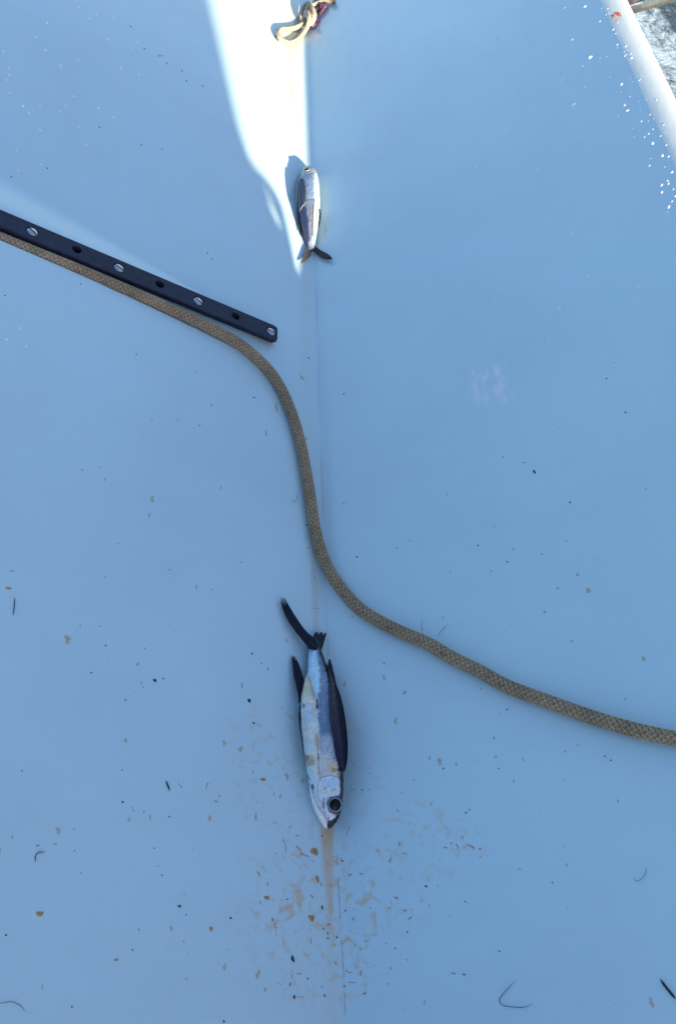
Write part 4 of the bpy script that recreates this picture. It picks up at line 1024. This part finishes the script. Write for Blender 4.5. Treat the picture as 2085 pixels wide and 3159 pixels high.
spk = [(qc, 27, 1640, 10), (qc, 185, 292, 12), (qc, 935, 755, 9), (qc, 985, 755, 5), (qc, 1207, 775, 6), (qc, 1495, 605, 9), (qc, 417, 1510, 9), (qc, 1375, 1420, 12), (qc, 1453, 1416, 6), (qc, 1228, 1587, 9), (qc, 1163, 1850, 8), (qc, 1245, 1735, 7), (qc, 697, 1780, 8), (qc, 697, 1745, 8),
       (qc, 465, 2185, 13), (qc, 500, 2185, 5), (qc, 523, 2185, 5), (qc, 558, 2060, 8), (qc, 797, 1245, 9), (qc, 657, 1072, 9), (qc, 655, 2118, 7), (qc, 675, 2175, 9), (qc, 760, 1773, 10), (qc, 920, 1850, 8), (qc, 990, 1572, 6), (qc, 1395, 1555, 6), (qc, 1345, 1518, 5), (qc, 1115, 2095, 7), (qc, 875, 578, 5), (qc, 1290, 688, 6),
       (qc, 665, 1715, 6), (qc, 820, 1590, 7), (qc, 1165, 1500, 7), (qc, 180, 467, 5), (qc, 545, 2, 4), (qb, 500, 2255, 9), (qb, 960, 1720, 6), (qb, 1290, 2060, 5), (qb, 868, 133, 8), (qb, 845, 616, 7), (qb, 1170, 940, 7), (qb, 1122, 1345, 7), (qb, 1068, 1158, 7), (qb, 562, 1328, 6), (qb, 917, 1860, 7), (qb, 517, 1175, 6),
       (qb, 1287, 1618, 6), (qb, 1274, 1476, 5), (qb, 850, 838, 11), (qb, 45, 1758, 11), (qb, 1548, 2355, 11), (qb, 1090, 1282, 5), (qb, 155, 623, 6), (qa, 943, 98, 6), (qa, 1380, 590, 6), (qa, 727, 1637, 4), (qa, 820, 1404, 5), (qa, 695, 877, 4), (qa, 1173, 1585, 5), (qa, 1467, 1722, 5), (qa, 692, 1975, 5), (qa, 558, 1973, 4),
       (qa, 633, 2297, 8), (qa, 1130, 2337, 9), (qa, 732, 2108, 8), (qf, 188, 395, 9), (qf, 563, 121, 7), (qf, 550, 678, 6), (qf, 807, 370, 8), (qf, 548, 1277, 7), (qf, 898, 1497, 8), (qf, 175, 2165, 10), (qf, 626, 1852, 6), (qf, 602, 1853, 5), (qf, 240, 2232, 7), (qf, 100, 1532, 6), (qf, 1176, 1434, 6), (qf, 562, 1435, 6), (qf, 1085, 2232, 8),
       (qf, 806, 1127, 5), (qf, 605, 1638, 5), (qd, 1135, 155, 5), (qd, 809, 1384, 6), (qd, 200, 1417, 6), (qd, 1085, 265, 8), (qd, 835, 1119, 8), (qd, 640, 1478, 7), (qd, 400, 1531, 8), (qd, 290, 1595, 6), (qd, 372, 806, 6), (qd, 515, 844, 6), (qd, 8, 1597, 5), (qd, 1216, 497, 8), (qe, 115, 912, 7), (qe, 140, 890, 5), (qe, 1115, 550, 7),
       (qe, 400, 199, 8), (qe, 354, 229, 5), (qe, 342, 607, 8), (qe, 172, 560, 5), (qe, 347, 1868, 7), (qe, 712, 1395, 6), (qe, 215, 1214, 6), (qe, 1075, 522, 7), (qe, 800, 490, 6), (qe, 220, 54, 6), (qe, 787, 1142, 4), (qe, 1215, 125, 6), (qe, 110, 1525, 7), (qe, 32, 2022, 8), (qe, 102, 2030, 8), (qb, 1330, 1163, 4)]
for fn, x, y, r_ in spk: flake(fn(x, y), r2.choice(SPK), 'dirt_speck', 'speck', r_ / 2.24 * (.5 + .25 * r2.random()), r_ / 2.24 * (.5 + .35 * r2.random()), 1.5 * r2.random(), .0008, LD, GD)
for _ in range(110):
    for _t in range(60):
        u, v_ = 2085 * r2.random(), 1050 + 2100 * r2.random() ** .8
        if r2.random() < math.exp(-((u - 1000) / 700) ** 2) * (.35 + .65 * (v_ > 2100)): break
    flake((u, v_), r2.choice(SPK), 'dirt_speck', 'speck', .6 + .8 * r2.random() ** 2, .6 + 1.0 * r2.random() ** 2, 3 * r2.random(), .0005, LD, GD)
# dark specks in the upper half, sparse
for x, y in [(690, 880 / 1), (1100, 385), (1120, 385), (1153, 438), (1258, 490), (1290, 560), (1404, 595), (905, 184), (1000, 337), (980, 1000), (1120, 1030), (80, 1220), (330, 1163), (38, 2042), (560, 1962), (1467, 1792), (1435, 1748)]:
    flake(q0(x, y), r2.choice(SPK), 'dirt_speck', 'speck', 1.8, 2.6, .6, .0005, LD, GD)

def strand(name, fn, pts, r, mat, label, cat, group=None, h=.0008, taper=True):
    P_ = on_deck(smooth_poly([fn(x, y) for x, y in pts], max(8, 8 * len(pts))), h)
    n_ = len(P_); rr_ = r * (np.minimum(1, .25 + 4 * np.minimum(np.linspace(0, 1, n_), np.linspace(1, 0, n_))) if taper else np.ones(n_))
    if name == 'dried_residue': rr_ = rr_ * (.35 + 1.6 * fbm(np.linspace(0, 3.5, n_) + P_[0, 0] * 900, np.full(n_, P_[0, 1] * 700)) ** 1.5)
    v, f = tube(P_, rr_, 6); o = top(name, add_mesh(name, v, tris_ok(f), mat)); tag(o, label, cat, group); return o
M_HAIR = simple('hair', (.05, .045, .05), .5); GH = 'loose hairs on the deck'
strand('hair', qe, [(462, 2070), (410, 2120), (352, 2190), (350, 2225), (390, 2248), (500, 2257), (560, 2242), (577, 2228)], .00024, M_HAIR, 'long curled hair on the deck near the bottom right', 'hair', GH)
strand('hair', qe, [(1265, 1355), (1290, 1383), (1330, 1365), (1360, 1310), (1355, 1280)], .00016, M_HAIR, 'faint hooked hair below the rope near the right edge', 'hair', GH)
strand('hair', qb, [(250, 1255), (248, 1215), (268, 1190), (320, 1182)], .00034, M_HAIR, 'thick bent hair at the left of the deck', 'hair', GH)
strand('hair', qb, [(-40, 2240), (0, 2230), (90, 2220), (150, 2250), (178, 2290)], .0002, M_HAIR, 'long hair arching in from the bottom left corner', 'hair', GH)
strand('hair', qc, [(380, 1088), (400, 1120), (408, 1155), (407, 1188)], .00015, M_HAIR, 'short curved hair left of the large fish snout', 'hair', GH)
strand('hair', qf, [(1352, 1930), (1345, 1970), (1348, 2015)], .00017, M_HAIR, 'fine hair standing off the rope', 'hair', GH)
strand('hair', qf, [(1520, 1962), (1480, 2005), (1450, 2050)], .00015, M_HAIR, 'second fine hair off the rope, slanting', 'hair', GH)
strand('hair', qf, [(445, 1105), (470, 1112), (487, 1092), (478, 1062)], .00017, M_HAIR, 'tiny hooked hair left of the upright rope stretch', 'hair', GH)
M_SPL = simple('splinter', (.012, .014, .028), .4)
strand('splinter', qe, [(1456, 2062), (1490, 2110), (1530, 2160), (1562, 2200)], .0010, M_SPL, 'dark blue splinter at the lower right edge of the deck', 'splinter', 'dark splinters on the deck', taper=True)
strand('splinter', qb, [(1150, 692), (1162, 722), (1175, 760)], .0006, M_SPL, 'thin black splinter left of the large fish head', 'splinter', 'dark splinters on the deck')
strand('splinter', qa, [(105, 1775), (102, 1840), (95, 1900)], .0004, M_SPL, 'faint dark sliver near the left edge of the deck', 'splinter', 'dark splinters on the deck')
M_BL = simple('dried_residue', (.42, .24, .12), .45, var=.7, scale=420); GB = 'dried brown residue squiggles round the drip'
LBR = 'thin squiggle of dried brown residue on the deck round the drip stain'
res = [(qc, [(1490, 1152), (1530, 1155), (1548, 1148), (1550, 1118)], 4), (qc, [(868, 1655), (885, 1630), (908, 1612)], 6), (qc, [(1248, 1650), (1275, 1632), (1302, 1605), (1302, 1580)], 7), (qc, [(1278, 1575), (1285, 1600), (1300, 1590)], 4), (qc, [(1225, 1580), (1240, 1610), (1252, 1640)], 3),
       (qc, [(433, 2112), (440, 2090), (466, 2060)], 7), (qc, [(448, 2030), (452, 2055)], 4), (qc, [(840, 1355), (850, 1340), (880, 1332)], 6), (qc, [(915, 1337), (935, 1333), (950, 1320)], 6), (qc, [(745, 1935), (760, 1962), (780, 1985), (805, 1985)], 5), (qc, [(938, 2168), (962, 2150), (968, 2125), (955, 2105)], 5),
       (qc, [(808, 2105), (816, 2125), (812, 2150)], 10), (qc, [(812, 2150), (812, 2175), (806, 2190)], 3), (qc, [(930, 2000), (920, 2040)], 4), (qc, [(1190, 1110), (1193, 1145)], 6), (qc, [(310, 1645), (322, 1660)], 9), (qc, [(275, 1490), (292, 1500), (283, 1525), (292, 1545)], 6), (qc, [(230, 1520), (234, 1550)], 5),
       (qc, [(208, 1315), (225, 1345), (236, 1400)], 5), (qc, [(480, 1140), (505, 1170), (530, 1205)], 4), (qc, [(505, 1190), (550, 1210), (610, 1215)], 5), (qc, [(1092, 1815), (1110, 1812), (1132, 1820)], 4), (qc, [(580, 1780), (582, 1830), (575, 1860)], 4), (qc, [(688, 1695), (715, 1680)], 6), (qc, [(325, 1660), (350, 1760), (420, 1855)], 3),
       (qc, [(848, 755), (880, 752), (925, 752)], 4), (qc, [(975, 640), (1010, 645), (1035, 660)], 3), (qc, [(210, 300), (240, 318), (290, 340)], 3), (qc, [(830, 2085), (880, 2085), (930, 2092)], 3), (qc, [(480, 2022), (540, 2030), (600, 2022)], 2.5), (qc, [(820, 2000), (850, 2018), (895, 2000)], 4), (qc, [(600, 1500), (575, 1480), (545, 1430)], 7), (qc, [(850, 1000), (820, 1085), (838, 1110)], 3),
       (qc, [(430, 1025), (445, 1005), (480, 1015)], 5), (qc, [(470, 1075), (520, 1065), (550, 1045)], 4), (qc, [(645, 1390), (655, 1420)], 5), (qc, [(770, 1490), (785, 1515)], 2.5), (qc, [(880, 1810), (890, 1860), (850, 1868)], 3), (qc, [(1170, 1490), (1182, 1515)], 5), (qc, [(1035, 1165), (1050, 1195)], 4), (qc, [(1420, 830), (1400, 870)], 4), (qc, [(1205, 1190), (1250, 1200)], 4),
       (qc, [(1215, 95), (1238, 70)], 6), (qe, [(8, 1118), (20, 1130), (14, 1152)], 7), (qe, [(45, 1128), (62, 1150), (58, 1175), (78, 1185), (100, 1200)], 4), (qe, [(108, 1140), (115, 1165), (132, 1172)], 5), (qe, [(120, 1132), (155, 1145), (172, 1168), (150, 1205)], 6), (qe, [(205, 1168), (222, 1150), (220, 1135)], 5), (qe, [(10, 2022), (45, 2022)], 4), (qe, [(90, 2025), (115, 2035)], 4),
       (qb, [(1510, 790), (1530, 805), (1518, 825)], 7), (qb, [(1480, 830), (1505, 838)], 5), (qb, [(1232, 705), (1250, 730), (1278, 768)], 4), (qb, [(248, 1140), (275, 1138)], 4), (qb, [(1440, 700), (1425, 740), (1412, 780)], 4)]
for fn, pts, w in res: strand('dried_residue', fn, smooth_poly(pts, 12)[:r2.choice((5, 6, 8))].tolist() if len(pts) > 2 else pts, w / 2.24 * .00021, M_BL, LBR, 'residue', GB, h=.0001)
